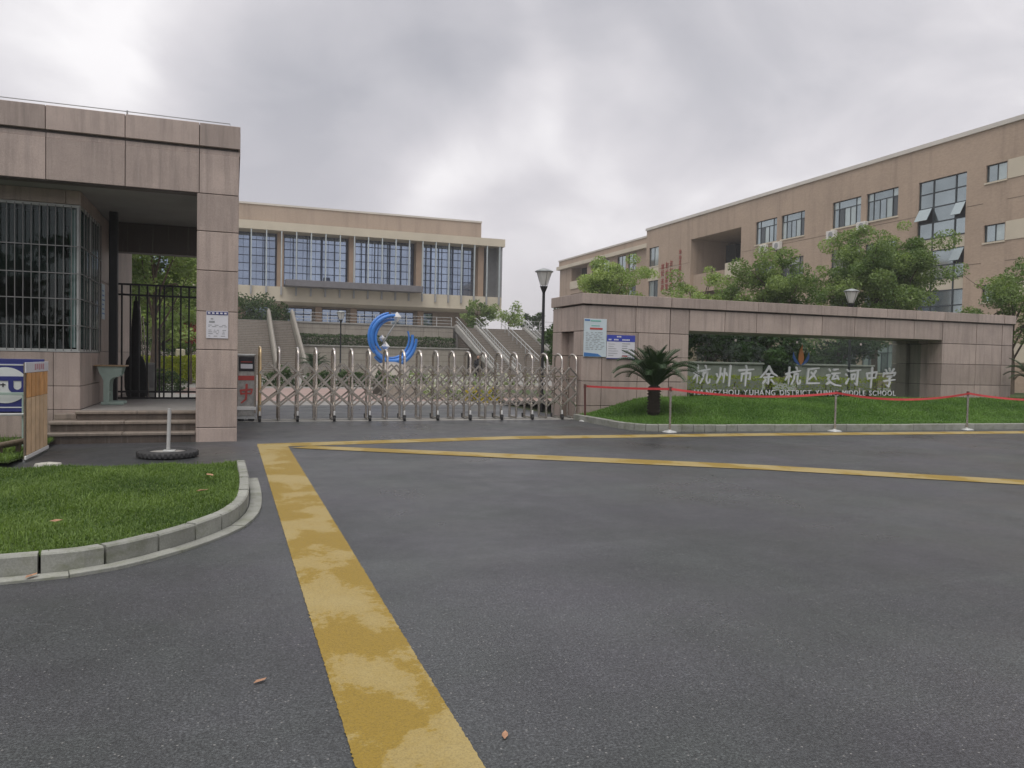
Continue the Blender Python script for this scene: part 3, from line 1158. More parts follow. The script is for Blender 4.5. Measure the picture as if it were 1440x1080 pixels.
# notice on the pillar
t = thing('pillar_notice', 'white notice with blue heading stuck on the granite pillar of the guard house', 'notice', (-.25, 14.05, 1.77))
MB().box(-.425, -.075, 14.035, 14.047, 1.765, 2.225, 0, .003).build('board', 'paper', t)
MB().box(-.418, -.082, 14.030, 14.0345, 2.165, 2.218).build('heading', 'navy', t)
m = MB()
for i in range(5):
    m.box(-.40+i*.065, -.36+i*.065, 14.027, 14.0295, 2.178, 2.205)
m.build('heading_print', 'paper', t)
m = MB()
rs = random.Random(5)
m.box(-.38, -.29, 14.0325, 14.0345, 2.03, 2.06)
m.box(-.355, -.315, 14.0325, 14.0345, 2.085, 2.105)
for z in (1.985, 1.96, 1.90, 1.87, 1.84, 1.80):
    x = -.39
    while x < -.12:
        w = rs.uniform(.02, .07)
        m.box(x, x+w, 14.0325, 14.0345, z, z+.009)
        x += w+rs.uniform(.015, .06)
m.build('print', 'print_grey', t)

# iron pedestrian gate in the passage
t = thing('iron_gate', 'black iron bar gate closing the passage beside the guard house', 'gate', (-1.5, 18.05, .5))
for z in (.53, .665, 2.71, 2.93):
    MB().box(-2.44, -.59, 18.03, 18.07, z-.02, z+.02).build('rail', 'black_metal', t)
br = MB().box(-.0165, .0165, -.0165, .0165, .51, 2.95).build('bar', 'black_metal', t)
br.data.transform(Matrix.Translation(Vector((-1.5, 18.05, 0))))
xs = [-2.36+.163*i for i in range(11)]+[-1.47]
br.location = (xs[0]+1.5, 0, 0)
for x in xs[1:]:
    copy_part(br, t, (x+1.5, 0, 0))
MB().box(-1.42, -1.36, 18.0, 18.1, 1.55, 1.75, 0, .006).build('lock', 'black_metal', t)

# school desk on the platform
t = thing('school_desk', 'mint green steel school desk with plywood top beside the guard house', 'desk', (-2.16, 16.4, .497))
MB().box(-2.43, -1.90, 16.12, 16.66, 1.225, 1.25, 0, .006).build('desk_top', 'wood_top', t)
prof = [(-2.38, 1.222), (-1.95, 1.222), (-1.99, 1.06), (-2.02, 1.03), (-2.10, 1.02), (-2.16, .97), (-2.175, .88), (-2.175, .56), (-2.275, .56), (-2.275, .95), (-2.30, 1.02), (-2.34, 1.10)]
for y in (16.16, 16.60):
    MB().prism(prof, y, y+.025).build('side_panel', 'mint', t)
    MB().box(-2.32, -1.93, y-.01, y+.035, .50, .56, 0, .01).build('foot', 'mint', t)
MB().box(-2.30, -2.02, 16.19, 16.595, 1.05, 1.20).build('drawer', 'mint', t)
MB().box(-2.26, -2.20, 16.19, 16.595, .70, .74).build('crossbar', 'mint', t)

# folded parasol behind the gate, poles leaning by it
t = thing('folded_parasol', 'tall folded black parasol with its cover hanging to the ground behind the iron gate', 'parasol', (-1.95, 18.5, .1))
px, py = -1.98, 18.55
MB().lathe([(.02, 2.62), (.05, 2.60), (.075, 2.3), (.095, 1.7), (.10, 1.45), (.17, 1.32), (.20, 1.1), (.205, .75), (.18, .55), (.12, .5)], (px, py, 0), 20, wob=lambda a, z: .16*math.sin(a*5+z*3)).build('canopy', 'umbrella', t)
MB().cyl((px, py, .1), (px, py, 2.72), .022).build('pole', 'black_metal', t)
MB().lathe([(.26, 0), (.26, .05), (.08, .1)], (px, py, 0), 16).build('base', 'grey_metal', t)
for i, (x0, x1, zt) in enumerate(((-1.78, -1.93, 2.52), (-1.70, -1.87, 2.30))):
    o = MB().cyl((x0, 18.75, 0), (x1, 18.78, zt), .014, n=6).build('steel_pole', 'steel', origin=(x0, 18.75, 0))
    tag(o, ['longer steel pole leaning beside the folded black parasol', 'shorter steel pole leaning beside the folded black parasol'][i], 'pole', 'steel poles leaning behind the iron gate')
t = thing('control_cabinet', 'narrow grey steel cabinet standing behind the iron gate', 'cabinet', (-1.9, 20.6, 0))
MB().box(-2.02, -1.76, 20.5, 20.75, 0, 1.25, 0, .01).build('body', 'pale_metal', t)
MB().box(-1.99, -1.79, 20.485, 20.498, .65, 1.2, 0, .003).build('door', 'grey_metal', t)

# ---------------------------------------------------------------- props on the left
t = thing('display_board', 'tall display board of orange and pale wood slats standing edge on by the guard house', 'board', (-2.6, 12.5, 0))
Y0, Y1 = 11.86, 13.2
m = MB()
m.box(-2.62, -2.605, Y0, Y1, .035, 1.33)
m.build('back_panel', 'timber', t)
ns = 5
for i in range(ns):
    a = Y0+.05+(Y1-Y0-.1)*i/ns; b = Y0+.05+(Y1-Y0-.1)*(i+1)/ns
    g = .028
    M_ = simple('orange_slat', (.60, .31, .115), .55, 0, .22, 5, orand=.12) if i == 0 else M['orange_slat']
    M['orange_slat'] = M_
    P_ = simple('pale_wood_slat', (.66, .47, .29), .55, 0, .16, 5, orand=.1) if i == 0 else M['pale_slat']
    M['pale_slat'] = P_
    MB().box(-2.606, -2.588, a+g, b-g, .86, 1.19, 0, .003).build('slat', 'orange_slat', t)
    MB().box(-2.606, -2.590, a+g, b-g, .085, .855, 0, .003).build('slat', 'pale_slat', t)
MB().box(-2.607, -2.592, Y0, Y1, 1.195, 1.335, 0, .003).build('header', 'paper', t)
m = MB()
for i in range(5):
    m.box(-2.5915, -2.5895, 12.35+i*.12, 12.43+i*.12, 1.225+.01*(i % 2), 1.31)
m.build('print', simple('faded_pink_print', (.50, .27, .30), .6), t)
MB().box(-2.607, -2.585, Y0-.015, Y1, .03, .08, 0, .004).build('bottom_rail', 'white_plastic', t)
for y in (Y0+.02, Y1-.03):
    MB().cyl((-2.62, y, -.01), (-2.62, y, .04), .015, n=6).build('foot', 'grey_metal', t)

t = thing('parking_sign', 'blue and white parking sign board laid on its side against the guard house', 'sign', (-3.2, 13.0, .6))
m = MB()
m.box(-3.66, -2.66, 13.0, 13.03, .60, 1.30, 0, .004)
m.build('board', 'navy', t)
m = MB()
for a, b, c, d in ((-3.65, -2.67, 1.275, 1.29), (-3.65, -2.67, .655, .67)):
    m.box(a, b, 12.994, 12.999, c, d)
m.box(-2.795, -2.67, 12.994, 12.999, .672, 1.274)
m.build('border', 'sign_white', t)
cx, cz, rr = -3.10, .985, .262
disc = [(min(cx+rr*1.12*math.cos(a), -2.80), cz+rr*math.sin(a)) for a in [2*PI*i/48 for i in range(48)]]
MB().prism(disc, 12.994, 12.999).build('disc', 'sign_white', t)
# the letter P turned a quarter turn: stem on top, bowl below its right end
m = MB()
m.box(-3.44, -2.83, 12.986, 12.9925, 1.05, 1.115)
ob = [(-3.06, 1.0498), (-3.06, .965)] + [(-2.945+.115*math.cos(a), .965+.105*math.sin(a)) for a in [PI+PI*i/14 for i in range(15)]] + [(-2.83, 1.0498)]
ib = [(-2.995, 1.0498), (-2.995, .975)] + [(-2.945+.05*math.cos(a), .975+.055*math.sin(a)) for a in [PI+PI*i/14 for i in range(15)]] + [(-2.895, 1.0498)]
vs = [(x_, 12.986, z_) for x_, z_ in ob]+[(x_, 12.986, z_) for x_, z_ in ib]
k = len(ob)
m.add(vs, [(i, i+1, k+i+1, k+i) for i in range(k-1)])
m.build('letter', 'navy', t)
m = MB()
for i, (a, b) in enumerate(((-3.20, .99), (-3.13, .985), (-3.20, .92), (-3.28, .99), (-3.28, .92))):
    m.box(a-.03, a+.035, 12.9885, 12.993, b, b+.016)
    m.box(a-.004, a+.012, 12.987, 12.993, b-.024, b+.03)
m.build('print', 'print_black', t)
t = thing('blue_board', 'dark blue board leaning behind the parking sign', 'board', (-3.2, 13.1, .6))
MB().box(-3.9, -2.62, 13.06, 13.09, .58, 1.37, 0, .004).build('panel', 'navy', t)
MB().box(-3.9, -3.2, 13.055, 13.095, 1.375, 1.395, 0, .003).build('top_edge', 'timber', t)
t = thing('steel_trestle', 'grey green steel trestle frame holding the parking sign', 'trestle', (-3.2, 12.9, 0))
m = MB()
for x in (-3.75, -2.86):
    MB().box(x-.018, x+.018, 12.93, 12.966, 0, .86, 0, .004).build('leg', 'mint', t)
MB().box(-3.9, -2.84, 12.925, 12.93, .845, .885, 0, .002).build('rail', 'mint', t)
MB().box(-4.0, -2.72, 12.90, 13.12, .545, .578, 0, .006).build('shelf', 'pale_metal', t)
t = thing('timber_rail', 'low dark timber rail lying in the grass left of the display board', 'rail', (-2.85, 12.2, 0))
m = MB()
m.tube([(-3.3, 11.5, .16), (-2.79, 12.7, .20)], .045, 6)
m.build('beam', 'timber', t)
for f in (.25, .62, .9):
    MB().cyl((-3.3+.51*f, 11.5+1.2*f, -.02), (-3.3+.51*f, 11.5+1.2*f, .17), .04, n=6).build('post', 'timber', t)
m = MB()
n = 11
ring = [(.19*math.cos(2*PI*i/n)*random.uniform(.85, 1.1), .12*math.sin(2*PI*i/n)*random.uniform(.85, 1.1)) for i in range(n)]
vs = [(-2.22+x_, 11.25+y_, -.02) for x_, y_ in ring]+[(-2.22+x_*.85, 11.25+y_*.85, .055) for x_, y_ in ring]+[(-2.2, 11.25, .075)]
m.add(vs, [(i, (i+1) % n, n+(i+1) % n, n+i) for i in range(n)]+[(n+i, n+(i+1) % n, 2*n) for i in range(n)])
tag(m.build('stone', 'rock', origin=(-2.22, 11.25, 0)), 'flat pale stone lying at the back edge of the left lawn', 'stone')

# pole set in an old tyre
t = thing('tyre_stand', 'short white pole standing in an old black tyre by the steps', 'pole stand', (-.87, 12.1, 0))
pf = []
for i in range(14):
    a = 2*PI*i/14
    pf.append((.325+.09*math.cos(a), .05+.055*math.sin(a)))
vs = []
n = 40
for r_, z_ in pf:
    for k in range(n):
        a = 2*PI*k/n
        g_ = 1+(.012*math.sin(k*PI) if r_ > .38 else 0)
        vs.append((-.87+r_*g_*math.cos(a), 12.1+r_*g_*math.sin(a), z_))
fs = [(i*n+k, i*n+(k+1) % n, ((i+1) % 14)*n+(k+1) % n, ((i+1) % 14)*n+k) for i in range(14) for k in range(n)]
m = MB(); m.add(vs, fs, 0, True)
tyre = m.build('tyre', 'rubber', t)
m = MB()
for k in range(36):
    a = 2*PI*k/36
    c_, s_ = math.cos(a), math.sin(a)
    m.add([(-.87+.415*c_-.018*s_, 12.1+.415*s_+.018*c_, .02), (-.87+.415*c_+.018*s_, 12.1+.415*s_-.018*c_, .02), (-.87+.415*c_+.018*s_, 12.1+.415*s_-.018*c_, .085), (-.87+.415*c_-.018*s_, 12.1+.415*s_+.018*c_, .085),
           (-.87+.39*c_, 12.1+.40*s_, .05)], [(0, 1, 2, 3), (0, 1, 4), (1, 2, 4), (2, 3, 4), (3, 0, 4)])
m.build('tread_block', 'rubber', tyre, kind='stuff')
MB().lathe([(.26, .03), (.25, .075), (.02, .085)], (-.87, 12.1, 0), 18).build('filling', 'concrete', t)
MB().cyl((-.865, 12.1, .05), (-.85, 12.1, .70), .026, n=10).build('pole', 'pole_grey', t)
MB().box(-.93, -.77, 12.0, 12.18, .08, .10, 0, .004).build('foot_plate', 'pale_metal', t)

# ---------------------------------------------------------------- retractable gate
GX0, GP, GY, GD = .58, .409, 18.10, .50
t = gate = thing('retractable_gate', 'steel retractable gate of hooped posts and crossing bars drawn across the drive', 'gate', (4.4, 18.35, 0))
pm = MB()
hoop = [(0, 0, .03), (0, 0, 1.50)]+[(0, GD/2-GD/2*math.cos(a), 1.50+.17*math.sin(a)) for a in [PI*i/10 for i in range(1, 10)]]+[(0, GD, 1.50), (0, GD, .03)]
pm.tube(hoop, .030, 8)
pm.box(-.018, .018, -.03, GD+.03, .03, .075)
pm.box(-.012, .012, .027, GD-.027, 1.08, 1.11)
p0 = pm.build('post', 'steel', None)
p0.parent = t
p0.location = (GX0-4.4, GY-18.35, 0)
NB = 19
posts = [p0]
for i in range(1, NB+1):
    posts.append(copy_part(p0, t, (GX0+GP*i-4.4, GY-18.35, 0)))
gp = MB(); gp.tube([(x_, y_, z_) for x_, y_, z_ in hoop], .033, 8)
posts[0].data = gp.build('hoop', 'gold_steel').data
bpy.data.objects.remove(bpy.data.objects['hoop'])


def barmesh(x0, z0, x1, z1, off):
    q = MB()
    d = Vector((x1-x0, 0, z1-z0)).normalized()
    nn = Vector((-d.z, 0, d.x))*.019
    a, b = Vector((x0, off, z0))-d*.01, Vector((x1, off, z1))+d*.01
    vs = []
    for yy in (-.008, .008):
        for p_ in (a-nn, b-nn, b+nn, a+nn):
            vs.append((p_.x, p_.y+yy, p_.z))
    q.add(vs, [(0, 1, 2, 3), (7, 6, 5, 4), (0, 4, 5, 1), (1, 5, 6, 2), (2, 6, 7, 3), (3, 7, 4, 0)])
    return q


h = GP/2
segs = [(0, 1.11, h, 1.32, .043), (h, 1.32, GP, 1.11, .060), (0, 1.11, GP, .68, .043), (0, .68, GP, 1.11, .060), (0, .68, GP, .34, .043), (0, .34, GP, .68, .060)]
protos = []
for sgn, yb in ((-1, 0), (1, GD)):
    for (x0, z0, x1, z1, o) in segs:
        ob = barmesh(x0, z0, x1, z1, sgn*o).build('scissor_bar', 'steel')
        ob.parent = t
        ob.location = (GX0-4.4, GY+yb-18.35, 0)
        protos.append((ob, yb))
for i in range(1, NB):
    for ob, yb in protos:
        copy_part(ob, t, (GX0+GP*i-4.4, GY+yb-18.35, 0))
cm = MB()
cm.cyl((-.026, 0, .058), (.026, 0, .058), .058, n=14)
cm.box(-.034, .034, -.04, .04, .085, .13)
c0 = None
rm = MB(); rm.box(-.02, .02, -.0, .012, .14, .24, 0, .004)
for i in range(0, NB+1, 2):
    for yb in (-.075, GD+.075):
        if c0 is None:
            c0 = cm.build('caster', 'rubber'); c0.parent = t
            c0.location = (GX0-4.4, GY+yb-18.35, 0); continue
        copy_part(c0, t, (GX0+GP*i-4.4, GY+yb-18.35, 0))
r0 = None
for i in range(0, NB+1, 2):
    loc = (GX0+GP*i-4.4, GY-.085-18.35, 0)
    if r0 is None:
        r0 = rm.build('reflector', 'white_plastic'); r0.parent = t; r0.location = loc
    else:
        copy_part(r0, t, loc)
# the motor head at the left end
hd = MB()
hd.box(.10, .47, 18.02, 18.70, .13, 1.46, 0, .012)
head = hd.build('motor_head', simple('patterned_steel_panel', (.42, .41, .39), .38, .55, .25, 16), t)
MB().box(.085, .485, 18.01, 18.71, 1.462, 1.51, 0, .012).build('head_cap', 'pale_metal', head)
MB().box(.13, .455, 18.004, 18.018, 1.13, 1.45, 0, .003).build('display', 'print_black', head)
MB().box(.17, .42, 17.998, 18.003, 1.19, 1.29).build('display_text', 'paper', head)
MB().box(.17, .41, 17.998, 18.003, 1.33, 1.345).build('display_line', 'print_red', head)
MB().box(.12, .46, 18.008, 18.018, .93, 1.03).build('red_band', 'print_red', head)
MB().box(.075, .50, 17.99, 18.72, .265, .345, 0, .008).build('bumper', 'white_paint', head)
for x in (.47, .492):
    MB().cyl((x, 18.005, .2), (x, 18.005, 1.50), .012, n=6).build('trim', 'steel', head)
for x in (.18, .40):
    MB().cyl((x, 18.05, .07), (x, 18.12, .07), .07, n=14).build('wheel', 'rubber', t)
    MB().cyl((x, 18.55, .07), (x, 18.62, .07), .07, n=14).build('wheel', 'rubber', t)
    MB().prism([(x-.10+.1+.1*math.cos(a), .07+.1*math.sin(a)) for a in [PI*i/10 for i in range(11)]], 18.03, 18.045).build('wheel_guard', 'pale_metal', t)

# ---------------------------------------------------------------- sign wall
SWX = 16.0
sw = thing('sign_wall', 'pink granite portal wall carrying the school name on its glass', 'sign wall', (SWX, 18.9, 0))
m = MB()
m.box(8.70, 11.40, 17.98, 19.86, -.05, 3.2)
m.box(20.95, 23.78, 17.98, 19.86, -.05, 3.2)
m.box(11.41, 20.94, 18.0, 19.84, 2.42, 3.2)
m.build('wall_core', 'granite_dark', sw)
rows = [(-.03, .35), (.35, .99), (.99, 1.64), (1.64, 2.28), (2.28, 2.945)]


def clad(x0, x1, y0, y1, z0, z1, nm='cladding_panel', g=.008):
    if min(abs(x0-q) for q in (11.0, 20.75, 23.32)) < .01:
        x0 += .014
    dy_ = random.uniform(-.004, .004) if y1-y0 > .2 else 0
    y0 += dy_
    return MB().box(x0+g, x1-g, y0+(g if y1-y0 > .2 else 0), y1-(g if y1-y0 > .2 else 0), z0+g, z1-g, 0, .006).build(nm, 'granite', sw)


for x0_, x1_ in ((8.64, 8.695), (11.405, 11.46), (20.89, 20.945), (23.785, 23.8)):
    for z0_, z1_ in ((-.03, .99), (.99, 1.64), (1.64, 2.27)):
        MB().box(x0_, x1_, 18.52, 19.28, z0_+.008, z1_-.008).build('slot_panel', 'granite', sw)


def pier(xa, xb, splits, outer_left):
    """front and back legs with a slot between them on both ends"""
    for z0, z1 in rows:
        full = z0 > 2.0
        sp = splits[1] if full else splits[0]
        for a, b in zip(sp, sp[1:]):
            clad(a, b, 17.94, 18.50, z0, z1)
            clad(a, b, 19.30, 19.90, z0, z1)
        if full:
            clad(xa, xa+.28, 18.505, 19.295, z0, z1)
            clad(xb-.28, xb, 18.505, 19.295, z0, z1)


pier(8.42, 11.60, ([8.42, 9.0, 10.05, 11.0, 11.6], [8.42, 9.97, 11.0, 11.6]), True)
pier(20.75, 23.80, ([20.75, 22.2, 23.32, 23.8], [20.75, 22.2, 23.32, 23.8]), False)
lj = [11.6, 12.74, 13.79, 14.94, 16.08, 17.28, 18.45, 19.6, 20.75]
for a, b in zip(lj, lj[1:]):
    clad(a, b, 17.94, 19.90, 2.375, 2.945, 'lintel_panel')
cj = [8.38, 9.97, 11.0]+lj[1:-1]+[20.75, 22.2, 23.32, 23.85]
for a, b in zip(cj, cj[1:]):
    clad(a, b, 17.88, 19.96, 2.975, 3.25, 'coping_panel', .004)
# slot jambs inside the opening, darker stone
gx = [11.45, 13.75, 15.95, 18.39, 20.90]
GYY = 18.84
for a, b in zip(gx, gx[1:]):
    MB().box(a+.006, b-.006, GYY, GYY+.012, .30, 2.40).build('glass_pane', 'glass_clear', sw)
m = MB()
m.box(11.45, 20.9, GYY-.03, GYY+.04, .25, .34)
for x in gx[1:-1]:
    for z in (.8, 2.2):
        m.box(x-.035, x+.035, GYY-.012, GYY-.002, z-.035, z+.035)
m.build('glass_fitting', 'steel', sw)


# brush lettering: strokes as tapering ribbons on a 100 x 100 square
def brush(mb, strokes, cx, z0, size, yf, th, wmul=1.0, slant=.06):
    k = 0
    for st in strokes:
        pts = st[:-1] if isinstance(st[-1], (int, float)) else st
        w = (st[-1] if isinstance(st[-1], (int, float)) else 11)*wmul
        if len(pts) > 2:
            P = [Vector((a, b, 0)) for a, b in pts]
            Q = [P[0]]
            for i in range(1, len(P)-1):
                Q += [P[i-1].lerp(P[i], .82), P[i], P[i].lerp(P[i+1], .18)]
            Q.append(P[-1])
        else:
            Q = [Vector((*pts[0], 0)), Vector((*pts[0], 0)).lerp(Vector((*pts[1], 0)), .5), Vector((*pts[1], 0))]
        n = len(Q)
        Ls, Rs = [], []
        for i, p in enumerate(Q):
            d = (Q[min(i+1, n-1)]-Q[max(i-1, 0)])
            d = d.normalized() if d.length else Vector((1, 0, 0))
            nn = Vector((-d.y, d.x, 0))
            f = i/(n-1)
            ww = w*.5*(.92-.12*math.sin(PI*f) if f < .6 else .84-.75*(f-.6))
            Ls.append(p+nn*ww); Rs.append(p-nn*ww)
        d0 = (Q[0]-Q[1]).normalized()*w*.34
        d1 = (Q[-1]-Q[-2]).normalized()*w*.30
        poly = [Q[0]+d0]+Ls+[Q[-1]+d1]+Rs[::-1]
        yy = yf-.0012*k
        k += 1
        cv = lambda p, y: (cx+(p.x-50)*size/100+(p.y-50)*slant*size/100, y, z0+p.y*size/100)
        c = len(Ls)
        F = [cv(p, yy) for p in Ls+Rs]+[cv(poly[0], yy), cv(poly[c+1], yy)]
        B = [cv(p, yy+th) for p in Ls+Rs]+[cv(poly[0], yy+th), cv(poly[c+1], yy+th)]
        N2 = len(F)
        fs = []
        for i in range(c-1):
            fs.append((i, i+1, c+i+1, c+i))
        fs.append((2*c, 0, c)); fs.append((2*c+1, c-1+c, c-1))
        rim = [2*c]+list(range(c))+[2*c+1]+list(range(2*c-1, c-1, -1))
        fs += [(rim[i], rim[(i+1) % len(rim)], N2+rim[(i+1) % len(rim)], N2+rim[i]) for i in range(len(rim))]
        mb.add(F+B, fs)
    return mb


G_ = {
 '杭': [[(3, 60), (40, 70)], [(24, 98), (25, 8)], [(24, 62), (3, 28)], [(27, 56), (40, 44)], [(68, 98), (75, 84)], [(46, 70), (97, 80)],
       [(60, 60), (58, 34), (44, 6)], [(60, 60), (82, 64), (79, 22), (86, 8), (100, 12), (100, 28)]],
 '州': [[(6, 56), (12, 42)], [(27, 88), (26, 46), (10, 8)], [(36, 60), (43, 46)], [(53, 84), (50, 12)], [(62, 62), (70, 48)], [(86, 100), (85, -6), 13]],
 '市': [[(46, 102), (54, 88)], [(4, 76), (97, 83), 12], [(26, 60), (24, 20)], [(26, 58), (78, 64), (76, 28), (66, 32)], [(52, 80), (50, -4), 12]],
 '余': [[(50, 102), (32, 72), (0, 40)], [(50, 96), (74, 64), (104, 50), 13], [(36, 58), (64, 62)], [(20, 40), (80, 46)], [(50, 60), (50, 6), (38, 16)],
       [(34, 30), (16, 10)], [(66, 30), (88, 10)]],
 '区': [[(14, 88), (90, 96)], [(70, 82), (52, 54), (26, 32)], [(36, 72), (58, 54), (76, 34)], [(18, 88), (14, 12), (98, 14), 12]],
 '运': [[(48, 88), (82, 92)], [(40, 66), (96, 71)], [(62, 66), (44, 36), (84, 42)], [(76, 56), (90, 34)], [(16, 92), (26, 80)],
       [(4, 56), (26, 60), (14, 36), (28, 28), (8, 8)], [(8, 10), (32, 20), (62, 6), (106, 0), 12]],
 '河': [[(8, 90), (20, 80)], [(2, 64), (14, 56)], [(8, 12), (26, 42)], [(30, 82), (104, 90)], [(44, 64), (43, 34)], [(44, 62), (68, 66), (64, 38)],
       [(43, 38), (64, 41)], [(85, 86), (83, 4), (66, 16), 12]],
 '中': [[(14, 72), (22, 38)], [(14, 70), (86, 80), (78, 44)], [(22, 42), (78, 48)], [(50, 104), (50, -8), 13]],
 '学': [[(20, 94), (30, 80)], [(46, 102), (52, 86)], [(80, 100), (64, 80)], [(10, 76), (4, 54)], [(10, 72), (94, 78), (82, 60)],
       [(34, 54), (68, 58), (50, 42)], [(50, 44), (56, 20), (48, -4), (32, 8)], [(10, 30), (92, 38)]],
}
cxs = [12.61, 13.36, 14.12, 14.93, 15.81, 16.55, 17.33, 18.08, 18.84, 19.56]
for ch, cx_ in zip('杭州市余杭区运河中学', cxs):
    o = brush(MB(), G_[ch], cx_, .90, .56, 18.795, .035, 1.12).build('character', 'letter_white', sw)
    o['label'] = 'white brush character ' + ch


def text_mesh(ch, size, depth):
    cu = bpy.data.curves.new('letter', 'FONT')
    cu.body = ch
    cu.size = size
    cu.extrude = depth/2
    ob = bpy.data.objects.new('letter_tmp', cu)
    COL.objects.link(ob)
    bpy.context.view_layer.update()
    me = bpy.data.meshes.new_from_object(ob.evaluated_get(bpy.context.evaluated_depsgraph_get()))
    w = ob.dimensions.x
    bpy.data.objects.remove(ob)
    bpy.data.curves.remove(cu)
    me.transform(Matrix.Rotation(PI/2, 4, 'X'))
    return me, w


TXT = 'HANGZHOU YUHANG DISTRICT YUNHE MIDDLE SCHOOL'
cache = {}
SZ = .225
tot = 0
plan = []
for ch in TXT:
    if ch == ' ':
        tot += SZ*.50; continue
    if ch not in cache:
        cache[ch] = text_mesh(ch, SZ, .02)
        cache[ch][0].materials.clear()
        cache[ch][0].materials.append(M['letter_white'])
    plan.append((tot, ch))
    tot += cache[ch][1]+SZ*.20
fx = (19.86-12.36)/tot
for x_, ch in plan:
    o = bpy.data.objects.new('letter', cache[ch][0])
    COL.objects.link(o)
    o.parent = sw
    o.location = (12.36+x_*fx-SWX, 18.80-18.9, .605)
    o.scale = (fx*1.0, 1, 1)
# emblem: an orange flame between two blue wings
ez, ex = 1.52, 16.10
fl = [(0, 0), (.075, .10), (.105, .22), (.075, .36), (.03, .48), (.045, .62), (.015, .56), (-.05, .44), (-.085, .30), (-.10, .16), (-.05, .06)]
em = MB().prism([(ex+a, ez+b) for a, b in fl], 18.80, 18.83).build('emblem_flame', 'flame', sw)
for s_ in (-1, 1):
    wg = [(0, -.01), (.10, .02), (.22, .10), (.285, .22), (.27, .38), (.235, .30), (.17, .19), (.09, .09)]
    MB().prism([(ex+s_*(a+.02), ez+b) for a, b in wg], 18.806, 18.828).build('emblem_wing', 'wing_blue', sw)

brush(MB(), [[(22, 70), (26, 46)], [(22, 68), (80, 74), (74, 48)], [(26, 50), (76, 54)], [(50, 100), (52, 22), (30, 2), 13]], .285, .42, .42, 17.999, .012, 1.0).build('red_character', 'print_red', head)

# posters on the left pier
t = thing('tall_poster', 'tall pale blue poster with red bar on the left pier of the sign wall', 'poster', (8.8, 17.93, 1.62))
MB().box(8.455, 9.10, 17.915, 17.938, 1.62, 2.60, 0, .003).build('board', 'paper_blue', t)
m = MB()
m.box(8.62, 8.98, 17.911, 17.9145, 2.32, 2.37)
m.build('red_bar', 'print_red', t)
m = MB()
m.box(8.64, 8.93, 17.911, 17.9145, 2.53, 2.56); m.box(8.66, 8.90, 17.911, 17.9145, 2.41, 2.43)
m.build('green_print', 'print_green', t)
m = MB()
m.prism([(8.465, 1.63), (8.97, 1.63), (8.86, 1.70), (8.465, 1.73)], 17.911, 17.9145)
m.box(8.47, 8.62, 17.911, 17.9145, 2.54, 2.58)
m.build('blue_print', 'sky_print', t)
m = MB()
rs = random.Random(8)
for i in range(11):
    z = 2.24-i*.043
    x = 8.51
    while x < 8.96:
        w = rs.uniform(.04, .14)
        m.box(x, min(x+w, 9.04), 17.911, 17.9145, z, z+.012)
        x += w+rs.uniform(.02, .08)
m.build('print', 'print_grey', t)
t = thing('wide_poster', 'white notice board with bright blue heading hung beside the tall pale poster', 'poster', (9.5, 17.93, 1.6))
MB().box(9.115, 9.935, 17.916, 17.938, 1.575, 2.20, 0, .003).build('board', 'paper', t)
MB().box(9.115, 9.935, 17.912, 17.9155, 2.03, 2.20).build('heading', 'blue_head', t)
MB().box(9.115, 9.935, 17.912, 17.9155, 1.575, 1.60).build('foot_strip', 'navy', t)
m = MB()
for x0, x1, z in ((9.40, 9.56, 2.14), (9.16, 9.26, 2.06), (9.32, 9.50, 2.06), (9.56, 9.80, 2.06)):
    n = int((x1-x0)/.045)
    for i in range(n):
        m.box(x0+i*.045, x0+i*.045+.036, 17.909, 17.9118, z, z+.035)
m.build('heading_print', 'paper', t)
m = MB()
for i in range(6):
    z = 1.97-i*.06
    m.box(9.56, 9.70+rs.uniform(0, .16), 17.912, 17.9155, z, z+.016)
    m.box(9.16, 9.3+rs.uniform(0, .18), 17.912, 17.9155, z-.01, z)
m.build('print', 'print_grey', t)
MB().box(9.56, 9.72, 17.912, 17.9155, 1.645, 1.665).build('print', 'print_red', t)

# ---------------------------------------------------------------- barrier posts and tape
BP = [(8.29, 17.38, .93), (8.90, 14.42, .99), (13.05, 14.06, .94), (16.98, 13.9, .95), (21.3, 13.6, .95)]
blab = ['dark red barrier post leaning at the corner of the sign wall', 'steel barrier post in front of the large cycad', 'steel barrier post standing midway along the kerb before the school name',
        'steel barrier post by the kerb before the right pier of the sign wall', 'steel barrier post at the far right end of the kerb']
for i, (x, y, hgt) in enumerate(BP):
    t = thing('barrier_post', blab[i], 'barrier post', (x, y, 0), 'barrier posts along the right kerb')
    mt = 'rose_metal' if i == 0 else 'steel'
    dxx = -.05 if i == 0 else 0
    MB().lathe([(.16, 0), (.16, .012), (.12, .03), (.035, .045), (.028, .06)], (x, y, 0), 20).build('base', 'pale_metal', t)
    MB().cyl((x, y, .045), (x+dxx, y+dxx, hgt-.10), .026, n=10).build('pole', mt, t)
    MB().cyl((x+dxx, y+dxx, hgt-.10), (x+dxx, y+dxx, hgt), .034, n=10).build('head', 'rose_metal', t)
tl = ['red tape stretched from the sign wall corner to the post by the cycad', 'red tape sagging from the post by the cycad to the middle barrier post', 'red tape sagging from the middle barrier post to the post by the right pier',
      'red tape sagging from the right pier post to the far right end']
sag = [.015, .12, .15, .15]
